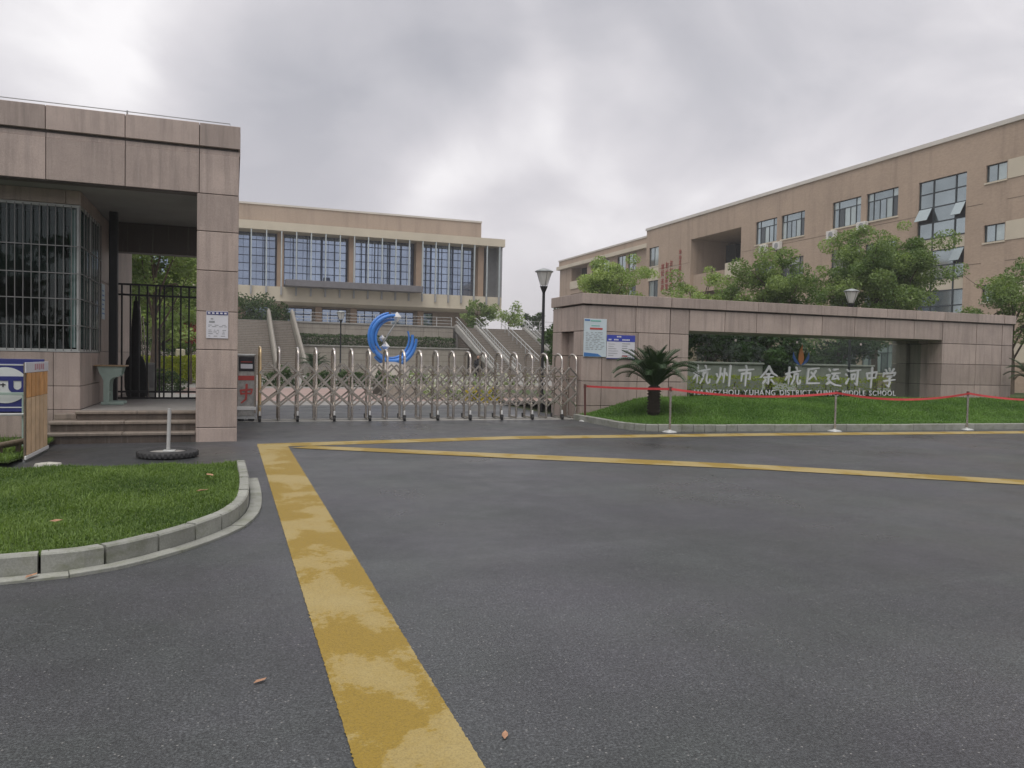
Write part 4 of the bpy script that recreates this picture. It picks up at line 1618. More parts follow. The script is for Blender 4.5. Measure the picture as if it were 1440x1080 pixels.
for i in range(4):
    a, b = BP[i], BP[i+1]
    m = MB()
    vs = []
    n = 16
    for k in range(n+1):
        f = k/n
        x = a[0]+(b[0]-a[0])*f; y = a[1]+(b[1]-a[1])*f-.036
        z = (a[2]-.05)*(1-f)+(b[2]-.05)*f-sag[i]*4*f*(1-f)*(1 if i else 1)
        tw = .012*math.sin(f*7+i*2)
        for dz, dy in ((-.024, -.002), (.024, -.002), (.024, .001), (-.024, .001)):
            vs.append((x, y+dy+tw*dz*12, z+dz))
    fs = []
    for k in range(n):
        for j in range(4):
            fs.append((k*4+j, k*4+(j+1) % 4, (k+1)*4+(j+1) % 4, (k+1)*4+j))
    m.add(vs, fs)
    tag(m.build('barrier_tape', 'red_tape', origin=((a[0]+b[0])/2, (a[1]+b[1])/2, .7)), tl[i], 'tape', 'red barrier tape along the right kerb')


# ---------------------------------------------------------------- cycads
def make_cycad(label, base, th, fr, nf, seed, group='cycads'):
    rs = random.Random(seed)
    x, y, z = base
    t = thing('cycad', label, 'cycad', base, group)
    m = MB()
    pf = [(.13, -.1), (.15, 0)]
    k = 9
    for i in range(k):
        pf += [(.165, th*(i+.25)/k), (.125, th*(i+.9)/k)]
    m.lathe(pf+[(.05, th+.04)], base, 14, wob=lambda a, zz: .10*math.sin(a*7+zz*60))
    m.build('trunk', 'cycad_bark', t)
    # one frond mesh in two shapes, arching along +x
    protos = []
    for droop in (.6, 1.12):
        V = []
        L_ = 1.0
        pts = []
        ang = 0.0
        p = Vector((0, 0, 0))
        n = 26
        for i in range(n+1):
            f = i/n
            e = .95-droop*1.6*f*f
            pts.append(p.copy())
            p = p+Vector((math.cos(e), 0, math.sin(e)))*(L_/n)
        mb = MB()
        mb.tube(pts[::3]+[pts[-1]], [.012]*(len(pts[::3]))+[.004], 4)
        for i in range(2, n):
            f = i/n
            ln = .21*math.sin(PI*(.12+.80*f))**.7
            d = (pts[i+1]-pts[i-1]).normalized()
            upv = Vector((-d.z, 0, d.x))
            for s_ in (-1, 1):
                o = Vector((0, s_, 0))*.82+d*.55+upv*.28
                o.normalize()
                w = d*.011
                a = pts[i]
                b_ = a+o*ln*.55+upv*.006
                c_ = a+o*ln-upv*.02
                mb.add([a-w, a+w, b_+w, b_-w, c_], [(0, 1, 2, 3), (3, 2, 4)])
        ob = mb.build('frond', 'cycad')
        at = ob.data.attributes.new('tint', 'FLOAT', 'POINT')
        at.data.foreach_set('value', RNG.random(len(ob.data.vertices)).astype(np.float32)*.6+.2)
        protos.append(ob)
    for i in range(nf):
        f = i/nf
        pr_ = protos[0] if f < .5 else protos[1]
        az = i*2.39996+rs.uniform(-.15, .15)
        pitch = -(.75-1.05*f)+rs.uniform(-.1, .1)
        sc = fr*rs.uniform(.85, 1.08)*(.8+.2*f if f < .4 else 1)
        copy_part(pr_, t, (math.cos(az)*.06, math.sin(az)*.06, th+.02*(1-f)), (0, pitch, az), (sc, sc, sc))
    for pr_ in protos:
        bpy.data.objects.remove(pr_)
    return t


make_cycad('large cycad with arching dark fronds on the mound before the left pier', (9.42, 16.0, .32), .62, 1.18, 46, 1)
make_cycad('cycad with upright fronds at the right end of the sign wall', (23.55, 17.0, .55), .55, .95, 34, 2)
make_cycad('far cycad at the foot of the stairs behind the gate', (4.55, 47.0, 0), .75, 1.15, 30, 3)
make_bush('flowering_shrub', 'pale flowering shrub low at the right edge beside the cycad', (23.75, 16.2, .5), .22, .22, .42, 'leaf_pale', .07, 260)


# ---------------------------------------------------------------- lamp posts
def lamp(label, x, y, h):
    t = thing('lamp_post', label, 'lamp post', (x, y, 0), 'lamp posts of the campus')
    MB().tube([(x, y, -.05), (x, y, .5), (x, y, .55), (x, y, h-.72)], [.075, .075, .05, .042], 10).build('pole', 'lamp_black', t)
    MB().lathe([(.043, h-.74), (.05, h-.70), (.11, h-.56), (.12, h-.53)], (x, y, 0), 10).build('collar', 'lamp_black', t)
    la = MB().lathe([(.095, h-.50), (.235, h-.12), (.22, h-.11)], (x, y, 0), 8, smooth=False).build('lantern', 'lamp_glass', t)
    m = MB()
    for k in range(4):
        a = 2*PI*k/4
        m.cyl((x+.103*math.cos(a), y+.103*math.sin(a), h-.53), (x+.238*math.cos(a), y+.238*math.sin(a), h-.12), .006, n=4)
    m.build('lantern_frame', 'lamp_black', la)
    MB().lathe([(.265, h-.118), (.275, h-.09), (.16, h-.04), (.06, h-.01), (.01, h)], (x, y, 0), 12).build('cap', 'lamp_cap', t)


lamp('lamp post with tapered lantern just left of the sign wall', 8.62, 21.1, 4.22)
lamp('lamp post whose lantern shows above the coping in front of the big tree', 20.5, 21.5, 4.25)
lamp('far lamp post behind the gate between the stairs and the blue sculpture', 6.0, 46.3, 4.2)
# low garden walls and hedges behind the sign wall
for k, (x0, x1, lab) in enumerate(((14.6, 17.6, 'low grey garden wall behind the left part of the name glass'), (19.3, 22.6, 'low grey garden wall behind the right part of the name glass'))):
    t = thing('garden_wall', lab, 'wall', ((x0+x1)/2, 22.6, .4), 'garden walls behind the name glass')
    MB().box(x0, x1, 22.5, 22.7, .38, 1.50, 0, .01).build('wall', 'concrete', t)
    MB().box(x0-.04, x1+.04, 22.45, 22.75, 1.503, 1.57, 0, .01).build('capstone', 'concrete', t)
make_hedge('hedge', 'long yellow green clipped hedge behind the name glass', 12.3, 23.5, 20.9, 21.3, .42, 1.12, 'leaf_gold', .07, 5200)
make_hedge('hedge', 'dark low hedge in front of the yellow green hedge behind the glass', 12.0, 23.6, 20.3, 20.6, .42, .66, 'leaf_dark', .07, 3800)

# fallen leaves
lv = [(.13, 3.65, .006, 'dry leaf lying on the asphalt left of the yellow line', .034, .5),
      (1.03, 2.83, .006, 'small dry leaf lying on the asphalt right of the yellow line', .03, 1.2),
      (-.22, 8.9, .185, 'brown leaf caught in the lawn near the kerb bend', .06, 2.2), (-.26, 7.9, .185, 'russet leaf caught in the middle of the lawn', .06, .3),
      (-1.27, 6.75, .18, 'brown leaf in the lawn near its left edge', .06, 4.0), (-1.22, 5.72, .03, 'curled red leaf lying on the gutter slabs', .05, 1.0),
      (10.3, 7.4, .006, 'dry leaf on the asphalt at the far right by the slanting line', .07, .2)]
for x, y, z, lab, s_, a in lv:
    m = MB()
    ca, sa = math.cos(a)*s_, math.sin(a)*s_
    P_ = lambda u, v, w: (x+u*ca-v*sa, y+u*sa+v*ca, z+w*s_)
    m.add([P_(-1, 0, .05), P_(-.3, .42, .18), P_(0, 0, .02), P_(-.3, -.42, .22), P_(.45, .38, .12), P_(1, 0, .25), P_(.45, -.38, .2)],
          [(0, 2, 1), (0, 3, 2), (1, 2, 4), (2, 3, 6), (2, 5, 4), (2, 6, 5)])
    tag(m.build('fallen_leaf', 'dry_leaf', origin=(x, y, z)), lab, 'leaf', 'fallen leaves')

# ---------------------------------------------------------------- campus terraces and stairs
m = MB()
m.box(-60, 5.25, 75.0, 260, -.5, 4.70)
m.box(5.25, 21.25, 76.0, 260, -.5, 4.70)
m.box(21.25, 44, 75.0, 260, -.5, 4.62)
m.build('terrace', 'pave', kind='structure')
# retaining walls in coursed stone
t = thing('retaining_wall', 'upper stone retaining wall below the hall terrace', 'wall', (13, 75.5, 2.6))
m = MB(); m.box(5.6, 21.0, 75.35, 76.0, 2.4, 4.60); m.build('core', 'granite_dark', t)
k = 0
for z0, z1 in ((2.5, 3.05), (3.05, 3.6), (3.6, 4.15), (4.15, 4.62)):
    x = 5.55; k += 1
    while x < 20.9:
        w = 1.54
        MB().box(x+.01, min(x+w, 21.0)-.01, 75.25, 75.36, z0+.012, z1-.012).build('stone_block', 'stone_wall', t)
        x += w
MB().box(5.5, 21.05, 75.15, 76.0, 4.625, 4.76).build('capping', 'concrete', t)
t = thing('retaining_wall', 'lower stone retaining wall behind the blue sculpture', 'wall', (13, 70, 0))
m = MB(); m.box(5.6, 21.0, 70.1, 75.2, -.1, 2.35); m.build('core', 'granite_dark', t)
for z0, z1 in ((-.05, .6), (.6, 1.2), (1.2, 1.8), (1.8, 2.38)):
    x = 5.55
    while x < 20.9:
        MB().box(x+.01, min(x+1.54, 21.0)-.01, 70.0, 70.11, z0+.012, z1-.012).build('stone_block', 'stone_wall', t)
        x += 1.54
MB().box(5.5, 21.05, 69.9, 70.6, 2.385, 2.50).build('capping', 'concrete', t)
make_hedge('hedge', 'dark clipped hedge between the two stone retaining walls', 5.8, 20.8, 73.6, 75.0, 2.4, 3.55, 'leaf_dark', .2, 5200)


def flight(name, label, x0, x1, y0, y1, z1, n, mat='step_stone'):
    t = thing(name, label, 'stairs', ((x0+x1)/2, y0, 0))
    m = MB()
    for i in range(n):
        a = y0+(y1-y0)*i/n
        m.box(x0, x1, a, y1, z1*i/n+(-.05 if i == 0 else .002), z1*(i+1)/n-.03)
    m.build('riser', 'granite_step', t, kind='stuff')
    m = MB()
    for i in range(n):
        a = y0+(y1-y0)*i/n
        m.box(x0, x1, a-.03, a+(y1-y0)/n-.035, z1*(i+1)/n-.028, z1*(i+1)/n)
    m.build('tread', 'concrete', t, kind='stuff')
    return t


flight('stairs', 'wide stone stairs on the far left climbing to the hall', -14, 2.95, 60, 75, 4.7, 30)
flight('stairs', 'narrow stone stairs between the two left balustrades', 3.3, 5.05, 60, 75, 4.7, 30)
flight('stairs', 'narrow stairs at the right end of the stone retaining walls', 21.4, 23.1, 62, 75, 4.62, 26)
flight('stairs', 'wide stairs between railings right of the stone retaining walls', 23.5, 28.4, 62, 75, 4.62, 26)


def balustrade(label, x, y0, y1, z1, solid=True):
    t = thing('balustrade', label, 'balustrade', (x, (y0+y1)/2, 0), 'balustrades of the campus stairs')
    m = MB()
    if solid:
        m.prism([(y0-.4, -.05), (y0-.4, .95), (y0, .95), (y1, z1+.98), (y1+.6, z1+.98), (y1+.6, z1-.3), (y1, z1-.4)], x-.14, x+.14, 'yz')
        m.build('wall', 'baluster_stone', t)
        m = MB()
        m.tube([(x, y0-.4, 1.0), (x, y0, 1.0), (x, y1, z1+1.03), (x, y1+.6, z1+1.03)], .10, 6)
        m.build('coping', 'step_stone', t)
    else:
        m.prism([(y0-.3, -.05), (y0-.3, .3), (y0, .35), (y1, z1+.32), (y1+.4, z1+.32), (y1+.4, z1-.3), (y1, z1-.4)], x-.12, x+.12, 'yz')
        m.build('wall', 'concrete', t)
        m = MB()
        for dz in (1.05, .62):
            m.tube([(x, y0-.3, dz), (x, y0, dz+.02), (x, y1, z1+dz), (x, y1+.5, z1+dz)], .035, 6)
        m.build('handrail', 'pale_metal', t)
        m = MB()
        n = 22
        for i in range(n+1):
            f = i/n
            y = y0+(y1-y0)*f; z = z1*f
            m.cyl((x, y, z+.3), (x, y, z+1.05), .022 if i % 4 else .05, n=4)
        m.build('baluster', 'pale_metal', t, kind='stuff')
    return t


balustrade('solid stone balustrade on the left side of the narrow left stairs', 3.12, 60, 75, 4.7)
balustrade('solid stone balustrade next to the retaining walls on the left stairs', 5.22, 60, 75, 4.7)
balustrade('sloping balustrade at the right end of the stone retaining walls', 21.25, 62, 75, 4.62, False)
balustrade('sloping balustrade between the two right flights of stairs', 23.3, 62, 75, 4.62, False)
balustrade('sloping balustrade at the right side of the wide right stairs', 28.55, 62, 75, 4.62, False)
t = thing('balustrade', 'sloping balustrade in the middle of the wide right stairs', 'balustrade', (26, 68, 0), 'balustrades of the campus stairs')
m = MB()
for dz in (1.0, .6):
    m.tube([(26, 62, dz), (26, 75, 4.62+dz)], .035, 6)
m.build('handrail', 'pale_metal', t)
m = MB()
for i in range(12):
    f = i/11
    m.cyl((26, 62+13*f, 4.62*f), (26, 62+13*f, 4.62*f+1), .035, n=4)
m.build('baluster', 'pale_metal', t, kind='stuff')
t = thing('terrace_railing', 'thin railing along the terrace edge before the hall doors', 'railing', (13, 76.2, 4.76))
m = MB()
for z in (5.05, 5.35, 5.68):
    m.box(5.5, 21.0, 76.18, 76.22, z-.02, z+.02)
m.build('rail', 'pale_metal', t)
m = MB()
x = 5.5
while x < 21.01:
    m.box(x-.03, x+.03, 76.17, 76.23, 4.76, 5.70); x += 1.55
m.build('post', 'pale_metal', t, kind='stuff')
t = thing('terrace_railing', 'pale railing at the head of the wide right stairs', 'railing', (26, 76, 4.62))
m = MB()
for z in (5.1, 5.55):
    m.box(28.7, 40, 75.2, 75.25, z-.02, z+.02)
for x in range(8):
    m.box(28.8+x*1.5, 28.86+x*1.5, 75.2, 75.25, 4.6, 5.56)
m.build('rail', 'pale_metal', t)

# ---------------------------------------------------------------- the hall
hl = thing('hall', 'long assembly hall of brown tile with a fin screened glass front on a terrace', 'hall', (13, 90, 4.7))
HX0, HX1 = -12.0, 30.1
m = MB()
m.box(HX0, 28.0, 88.8, 122, 15.0, 17.86)
m.build('upper_wall', 'brown_tile_hall', hl)
MB().box(HX0, 28.06, 88.7, 122.05, 17.862, 18.06).build('roof_edge', 'roofcap', hl)
m = MB()
m.box(HX0, HX1, 86.0, 122, 14.78, 15.66)
m.build('canopy', 'cream', hl)
MB().box(HX0, HX1-.25, 86.25, 122, 7.30, 8.85).build('floor_slab', 'cream', hl)
m = MB()
m.prism([(86.26, 7.295), (122, 7.295), (122, 7.0), (87.2, 7.0)], HX0, HX1-.9, 'yz')
m.build('slab_soffit', 'cream', hl)
# brown wall strips behind the glass bays
m = MB()
m.box(HX0, 28.2, 88.7, 89.2, 8.86, 14.77)
m.build('back_wall', 'frame_blue', hl)
fins = [1.75+1.54*i-1.54*8 for i in range(27)]
fins = [x for x in fins if x < 29.6]
f0 = MB()
f0.box(-.055, .055, 86.02, 86.32, 8.20, 14.775)
f0.box(-.08, .08, 85.98, 86.25, 7.95, 8.85, 1)
p0 = f0.build('fin', ['fin', 'fin_grey'], hl)
p0.data.transform(Matrix.Translation(Vector((13, 0, 0))))
p0.location = (fins[0]-13, 0, 0)
for x in fins[1:]:
    copy_part(p0, hl, (x-13, 0, 0))
colx = [4.78-7.58*2, 4.78-7.58, 4.78, 12.45, 20.05, 27.5]
for x in colx:
    MB().box(x-.34, x+.34, 87.1, 88.3, 8.852, 14.776, 0).build('column', 'tan', hl)
rows_h = [8.9, 9.75, 10.6, 11.45, 12.3, 13.15, 14.0, 14.74]
for a, b in zip(colx, colx[1:]):
    x0, x1 = a+.42, b-.42
    wm = MB()
    n = 5
    step = (x1-x0)/n
    for i in range(n+1):
        w = .16 if i in (0, n) else (.17 if i % 2 else .07)
        wm.box(x0+i*step-w/2, x0+i*step+w/2, 88.50, 88.64, 8.86, 14.76)
    for z in rows_h:
        wm.box(x0, x1, 88.52, 88.62, z-.035, z+.035)
    for i in range(n):
        wm.box(x0+(i+.5)*step-.018, x0+(i+.5)*step+.018, 88.55, 88.61, 8.9, 14.74)
    w_ = wm.build('window', 'frame_blue', hl)
    for i in range(n):
        for j in range(0, len(rows_h)-1):
            pass
        MB().box(x0+i*step+.04, x0+(i+1)*step-.04, 88.60, 88.615, 8.87, 14.75).build('pane', 'glass_hall', w_)
# open casements
for x, z in ((9.5, 10.3), (15.1, 9.8), (16.2, 9.75)):
    wm = MB()
    wm.add([(x, 88.45, z), (x+.7, 88.45, z), (x+.7, 87.95, z-.75), (x, 87.95, z-.75)], [(0, 1, 2, 3)])
    wm.add([(x, 88.44, z-.02), (x+.7, 88.44, z-.02), (x+.7, 87.94, z-.77), (x, 87.94, z-.77)], [(3, 2, 1, 0)])
    wm.build('casement', 'frame_blue', hl)

MB().box(5.2, 20.0, 84.7, 86.24, 8.87, 9.55, 0, .02).build('entrance_canopy', 'canopy_grey', hl)
# grey louvre return at the right end
lm = MB()
lm.box(28.3, 28.4, 88.2, 100, 8.86, 14.77)
y = 88.2
for i in range(12):
    lm.box(28.42+i*.10, 28.46+i*.10, 87.4+i*.01, 87.7, 8.9, 14.76)
lm.build('louvre', 'fin_grey', hl)
MB().box(29.55, 29.9, 86.35, 120, 7.9, 14.775).build('side_screen', 'fin_grey', hl)
# ground floor
doors = [(-2.6, -.2), (1.3, 3.9), (5.6, 8.4), (9.5, 12.2), (13.4, 16.1), (17.3, 20.0), (21.1, 22.3)]
m = facade('y', 89.4, HX0, 28.2, 4.7, 7.0, [(a, b, 4.72, 6.85) for a, b in doors], .25)
m.quad((28.2, 89.4, 4.7), (28.2, 122, 4.7), (28.2, 122, 7.0), (28.2, 89.4, 7.0))
m.build('ground_floor_wall', 'brown_tile_hall', hl)
for a, b in doors:
    wm = MB()
    nn = 3 if b-a > 2 else 1
    for i in range(nn+1):
        x = a+(b-a)*i/nn
        wm.box(x-.05, x+.05, 89.50, 89.6, 4.72, 6.85)
    for z in (4.78, 6.15, 6.8):
        wm.box(a, b, 89.51, 89.59, z-.05, z+.05)
    w_ = wm.build('door', 'frame_blue', hl)
    for i in range(nn):
        x = a+(b-a)*i/nn
        MB().box(x+.05, x+(b-a)/nn-.05, 89.56, 89.575, 4.74, 6.84).build('pane', 'glass_hall', w_)
for x in (-3.4, .55, 4.85, 9.0, 12.85, 16.75, 20.6):
    MB().box(x-.35, x+.35, 88.3, 89.0, 4.7, 6.998).build('column', 'tan', hl)

# ---------------------------------------------------------------- the right teaching block
RX = 45.7
rb = thing('teaching_block', 'four storey teaching block in brown tile with a tall glazed stairwell', 'school building', (50, 57, 0))
heads = [14.75, 10.90, 7.05, 3.2]
wins, tall = [], []
for z in heads:
    for y0, y1 in ((57.05, 60.04), (53.5, 56.48), (47.25, 50.28), (43.7, 46.7)):
        wins.append((y0, y1, z-2.12, z))
    wins.append((35.28, 36.73, z-1.22, z-.1))
    wins.append((77.4, 79.56, z-2.1, z+.1))
stair = (38.11, 41.92, 2.6, 14.62)
big = (62.2, 70.8, .0, 14.66, 6.5)
ops = wins+[stair, big]
m = facade('x', RX, 18, 80.2, -.5, 16.95, ops, .22)
m.quad((RX, 80.2, -.5), (RX+16, 80.2, -.5), (RX+16, 80.2, 16.95), (RX, 80.2, 16.95))
m.quad((RX, 18, -.5), (RX+16, 18, -.5), (RX+16, 18, 16.95), (RX, 18, 16.95))
m.build('wall', 'brown_tile', rb)
MB().box(RX-.12, RX+16, 17.9, 80.3, 16.952, 17.24).build('parapet_cap', 'roofcap', rb)
rs = random.Random(21)


def block_window(o, x, bld):
    y0, y1, z0, z1 = o[:4]
    wm = MB()
    d = x+.12
    f = .055
    wm.box(d, d+.08, y0, y0+f, z0, z1); wm.box(d, d+.08, y1-f, y1, z0, z1)
    wm.box(d+.002, d+.078, y0+f, y1-f, z1-f, z1); wm.box(d+.002, d+.078, y0+f, y1-f, z0, z0+f)
    W_ = y1-y0
    if W_ > 2.5:
        tz = z1-.62
        wm.box(d+.004, d+.076, y0+f, y1-f, tz-.03, tz+.03)
        ys = [y0+W_*k for k in (.20, .8)]
        for y in ys:
            wm.box(d+.006, d+.074, y-.03, y+.03, z0+f, z1-f)
        ym = [y0+W_*k for k in (.4, .6)]
        for y in ym:
            wm.box(d+.006, d+.074, y-.02, y+.02, z0+f, tz-.03)
        cols = [y0, ys[0], ym[0], ym[1], ys[1], y1]
        cells = [(cols[i], cols[i+1], z0, tz) for i in range(5)]+[(y0, ys[0], tz, z1), (ys[0], ys[1], tz, z1), (ys[1], y1, tz, z1)]
    else:
        ym = y0+W_*.5
        wm.box(d+.006, d+.074, ym-.025, ym+.025, z0+f, z1-f)
        cells = [(y0, ym, z0, z1), (ym, y1, z0, z1)]
    w_ = wm.build('window', 'frame_dark', bld)
    op = rs.randrange(5) if W_ > 2.5 and rs.random() < .6 else -1
    for i, (a, b, c, e) in enumerate(cells):
        mt = 'glass_dark' if i == op else ('glass_pale' if rs.random() < .38 else 'glass_block')
        MB().box(d+.045, d+.055, a+.02, b-.02, c+.02, e-.02).build('pane', mt, w_)
    sm_ = MB()
    sm_.box(x-.07, x+.119, y0-.06, y1+.06, z0-.11, z0-.002)
    sm_.build('sill', 'cream', w_)


for o in wins:
    block_window(o, RX, rb)
# expansion joints at the floors
for z in (12.25, 8.4, 4.55):
    jm = MB()
    for a, b in ((18, 35.2), (36.85, 38.0), (42.0, 62.0), (71.0, 77.2)):
        jm.box(RX-.012, RX+.01, a, b, z-.03, z)
    jm.build('joint_strip', 'timber', rb, kind='stuff')
# cream panels running on from the small end windows
for z in heads:
    MB().box(RX-.04, RX+.1, 24, 35.2, z-1.25, z-.06).build('spandrel', 'cream', rb)
    MB().box(RX-.04, RX+.1, 77.3, 79.6, z-3.75, z-2.25).build('spandrel', 'cream', rb)
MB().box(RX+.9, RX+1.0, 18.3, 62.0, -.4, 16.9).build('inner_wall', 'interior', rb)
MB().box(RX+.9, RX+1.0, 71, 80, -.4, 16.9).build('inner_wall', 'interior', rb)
# stairwell glazing
zr = [2.62, 3.7, 4.75, 5.8, 6.85, 7.7, 8.6, 9.65, 10.55, 11.65, 12.7, 13.7, 14.6]
yc = [38.13, 38.98, 40.75, 41.9]
wm = MB()
for y in yc:
    wm.box(RX+.10, RX+.20, y-.05, y+.05, zr[0], zr[-1])
for z in zr:
    wm.box(RX+.11, RX+.19, yc[0], yc[-1], z-.04, z+.04)
w_ = wm.build('stairwell_window', 'frame_dark', rb)
tilt = {(2, 9), (0, 9), (0, 6)}
for i in range(3):
    for j in range(len(zr)-1):
        a, b, c, e = yc[i]+.05, yc[i+1]-.05, zr[j]+.04, zr[j+1]-.04
        if (i, j) in tilt:
            tm = MB()
            vs = [(RX+.05, a, e), (RX+.05, b, e), (RX-.42, b, c+.12), (RX-.42, a, c+.12)]
            tm.add(vs+[(v[0]+.03, v[1], v[2]-.02) for v in vs], [(0, 1, 2, 3), (7, 6, 5, 4), (0, 4, 5, 1), (1, 5, 6, 2), (2, 6, 7, 3), (3, 7, 4, 0)])
            tm.build('pane', 'glass_block', w_)
            MB().box(RX+.16, RX+.17, a, b, c, e).build('pane', 'print_black', w_)  # black sheet in the open gap, painting the dark of the stairwell
        elif j in (4, 7):
            MB().box(RX+.145, RX+.155, a, b, c, e).build('pane', 'cream', w_)
        else:
            MB().box(RX+.145, RX+.155, a, b, c, e).build('pane', 'glass_block', w_)
# the big recess
MB().box(RX+6.4, RX+6.6, 62.0, 71.0, -.4, 14.66).build('recess_wall', simple('dark_plum_render', (.19, .15, .145), .85), rb)  # back wall of the recess in a darker plum render
MB().box(RX+4.4, RX+6.39, 69.0, 70.78, 10.6, 14.3).build('recess_window', 'glass_dark', rb)
MB().box(RX+.02, RX+2.2, 62.22, 64.7, 9.98, 11.47).build('balcony', 'cream', rb)
MB().box(RX+.6, RX+6.39, 62.22, 70.78, 9.55, 9.97).build('recess_floor', 'concrete', rb)
MB().box(RX+.3, RX+.5, 62.22, 70.78, 9.0, 10.9).build('parapet', 'brown_tile', rb)
# slogan: four columns of faded red characters, unreadable at this distance
def slogan_char(y, z, s):
    m = MB()
    def bar(a, b, c, e):
        m.box(RX-.05, RX-.012, y-s*b, y-s*a, z+s*c, z+s*e)
    for k in range(rs.choice((3, 4))):
        zz = .08+k*.26+rs.uniform(-.03, .03)
        a, b = rs.uniform(0, .2), rs.uniform(.8, 1)
        bar(a, b, zz, zz+.10)
    m2 = m
    for k in range(rs.choice((1, 2))):
        yy = rs.uniform(.15, .75)
        m.box(RX-.06, RX-.052, y-s*(yy+.12), y-s*yy, z, z+s*rs.uniform(.8, 1))
    m.build('character', 'slogan_red', rb)


for y, z0, n in ((76.35, 12.75, 4), (75.45, 12.80, 4), (74.55, 12.95, 4)):
    for k in range(n):
        slogan_char(y+.38, z0-.66-k*.82, .70)
for k in range(7):
    slogan_char(73.05, 13.85-.46-k*.60, .50)
# the lower wing running on behind
WX = 47.5
wg = thing('teaching_wing', 'lower wing of brown tile with cream balcony fronts left of the teaching block', 'school building', (52, 95, 0))
wops = []
for z in (15.3, 11.4, 7.5, 3.6):
    wops.append((100.1, 105.5, z-2.2, z+.1, 1.8))
    for y0, y1 in ((96.3, 98.6), (93.2, 95.5), (88.6, 90.9), (85.8, 88.0)):
        wops.append((y0, y1, z-2.15, z))
m = facade('x', WX, 80.25, 109.8, -.5, 15.45, wops, .25)
m.quad((WX, 109.8, -.5), (WX+14, 109.8, -.5), (WX+14, 109.8, 15.45), (WX, 109.8, 15.45))
m.build('wall', 'brown_tile', wg)
MB().box(WX-.5, WX+14, 80.25, 110.1, 15.452, 15.95).build('cornice', 'cream', wg)
MB().box(WX-.15, WX+14, 80.25, 109.9, 15.952, 16.75).build('parapet', 'brown_tile', wg)
MB().box(WX-.25, WX+14, 80.25, 110.0, 16.752, 16.95).build('parapet_cap', 'roofcap', wg)
for o in wops:
    if len(o) == 4:
        block_window(o, WX, wg)
    else:
        MB().box(WX-.12, WX+.15, o[0]-.2, o[1]+.2, o[2]-.9, o[2]+.25).build('balcony', 'cream', wg)
        MB().box(WX+1.7, WX+1.79, o[0], o[1], o[2], o[3]).build('balcony_door', 'glass_dark', wg)
# outdoor units under the windows
acs = [(58.5, 11.75, 'air conditioner leftmost of the pair under the top windows beside the recess'), (56.6, 11.75, 'air conditioner rightmost of the pair under the top windows beside the recess'),
       (50.0, 11.75, 'lone air conditioner under the top window left of the big tree'), (46.8, 11.95, 'lone air conditioner just above the big tree top')]
for y, z, lab in acs:
    t = thing('air_conditioner', lab, 'air conditioner', (RX-.25, y, z), 'air conditioners on the teaching block')
    MB().box(RX-.45, RX-.08, y-.46, y+.46, z, z+.68, 0, .03).build('casing', 'ac_white', t)
    MB().prism([(y-.08+.25*math.cos(a), z+.34+.25*math.sin(a)) for a in [2*PI*i/16 for i in range(16)]], RX-.47, RX-.452, 'yz').build('fan_grille', 'grey_metal', t)
    m = MB()
    for yy in (y-.35, y+.35):
        m.box(RX-.48, RX+.0, yy-.02, yy+.02, z-.05, z-.002)
        m.box(RX-.03, RX-.0, yy-.02, yy+.02, z-.4, z-.052)
    m.build('bracket', 'grey_metal', t)

# ---------------------------------------------------------------- the blue sculpture
t = thing('sculpture', 'blue swirling ring sculpture with silver crystals behind the gate', 'sculpture', (8.5, 43.8, 0))
SC = Vector((8.55, 43.8, 2.55))


def arc(a0, a1, r0, r1, y0, y1, w):
    pts = []
    n = 28
    for i in range(n+1):
        f = i/n
        a = R(a0+(a1-a0)*f); r = r0+(r1-r0)*f
        pts.append((SC.x+r*math.cos(a), SC.y+y0+(y1-y0)*f, SC.z+r*1.08*math.sin(a)))
    return MB().tube(pts, [w*(.35+.65*math.sin(PI*min(.93, .08+i/n*.9))**.6) for i in range(n+1)], 8)


for a in ((78, 232, 1.25, 1.05, -.1, .1, .13), (82, 226, 1.05, .85, .1, .0, .10), (96, 218, 1.38, 1.22, .2, .1, .10)):
    arc(*a).build('left_arc', 'sculpt_blue', t)
for a in ((212, 372, 1.15, 1.25, -.1, .1, .15), (225, 362, 1.32, 1.42, .1, -.1, .13), (218, 385, 1.0, 1.05, .25, .1, .08)):
    arc(*a).build('right_arc', 'sculpt_blue', t)


def octa(c, r, nm='crystal'):
    m = MB()
    x, y, z = c
    vs = [(x+r*.85, y, z), (x, y+r*.85, z), (x-r*.85, y, z), (x, y-r*.85, z), (x, y, z+r), (x, y, z-r)]
    m.add(vs, [(0, 1, 4), (1, 2, 4), (2, 3, 4), (3, 0, 4), (1, 0, 5), (2, 1, 5), (3, 2, 5), (0, 3, 5)])
    m.build(nm, 'silver', t)


octa((8.83, 43.7, 3.82), .30); octa((8.0, 43.8, 2.58), .22); octa((8.2, 43.8, 2.12), .30)
m = MB()
m.tube([(8.83, 43.8, 3.55), (8.6, 43.8, 3.2), (8.1, 43.8, 2.4), (8.2, 43.8, 1.9), (8.35, 43.8, 1.2)], .05, 6)
m.build('stem', 'grey_metal', t)
MB().lathe([(1.3, 0), (1.3, .5), (1.1, .55), (1.1, 1.0), (.9, 1.06), (.3, 1.25)], (8.5, 43.8, 0), 24).build('pedestal', 'stone_wall', t)

# ---------------------------------------------------------------- the person on the plaza
pe = thing('person', 'person in dark clothing standing on the plaza behind the gate', 'person', (13.2, 42, 0))


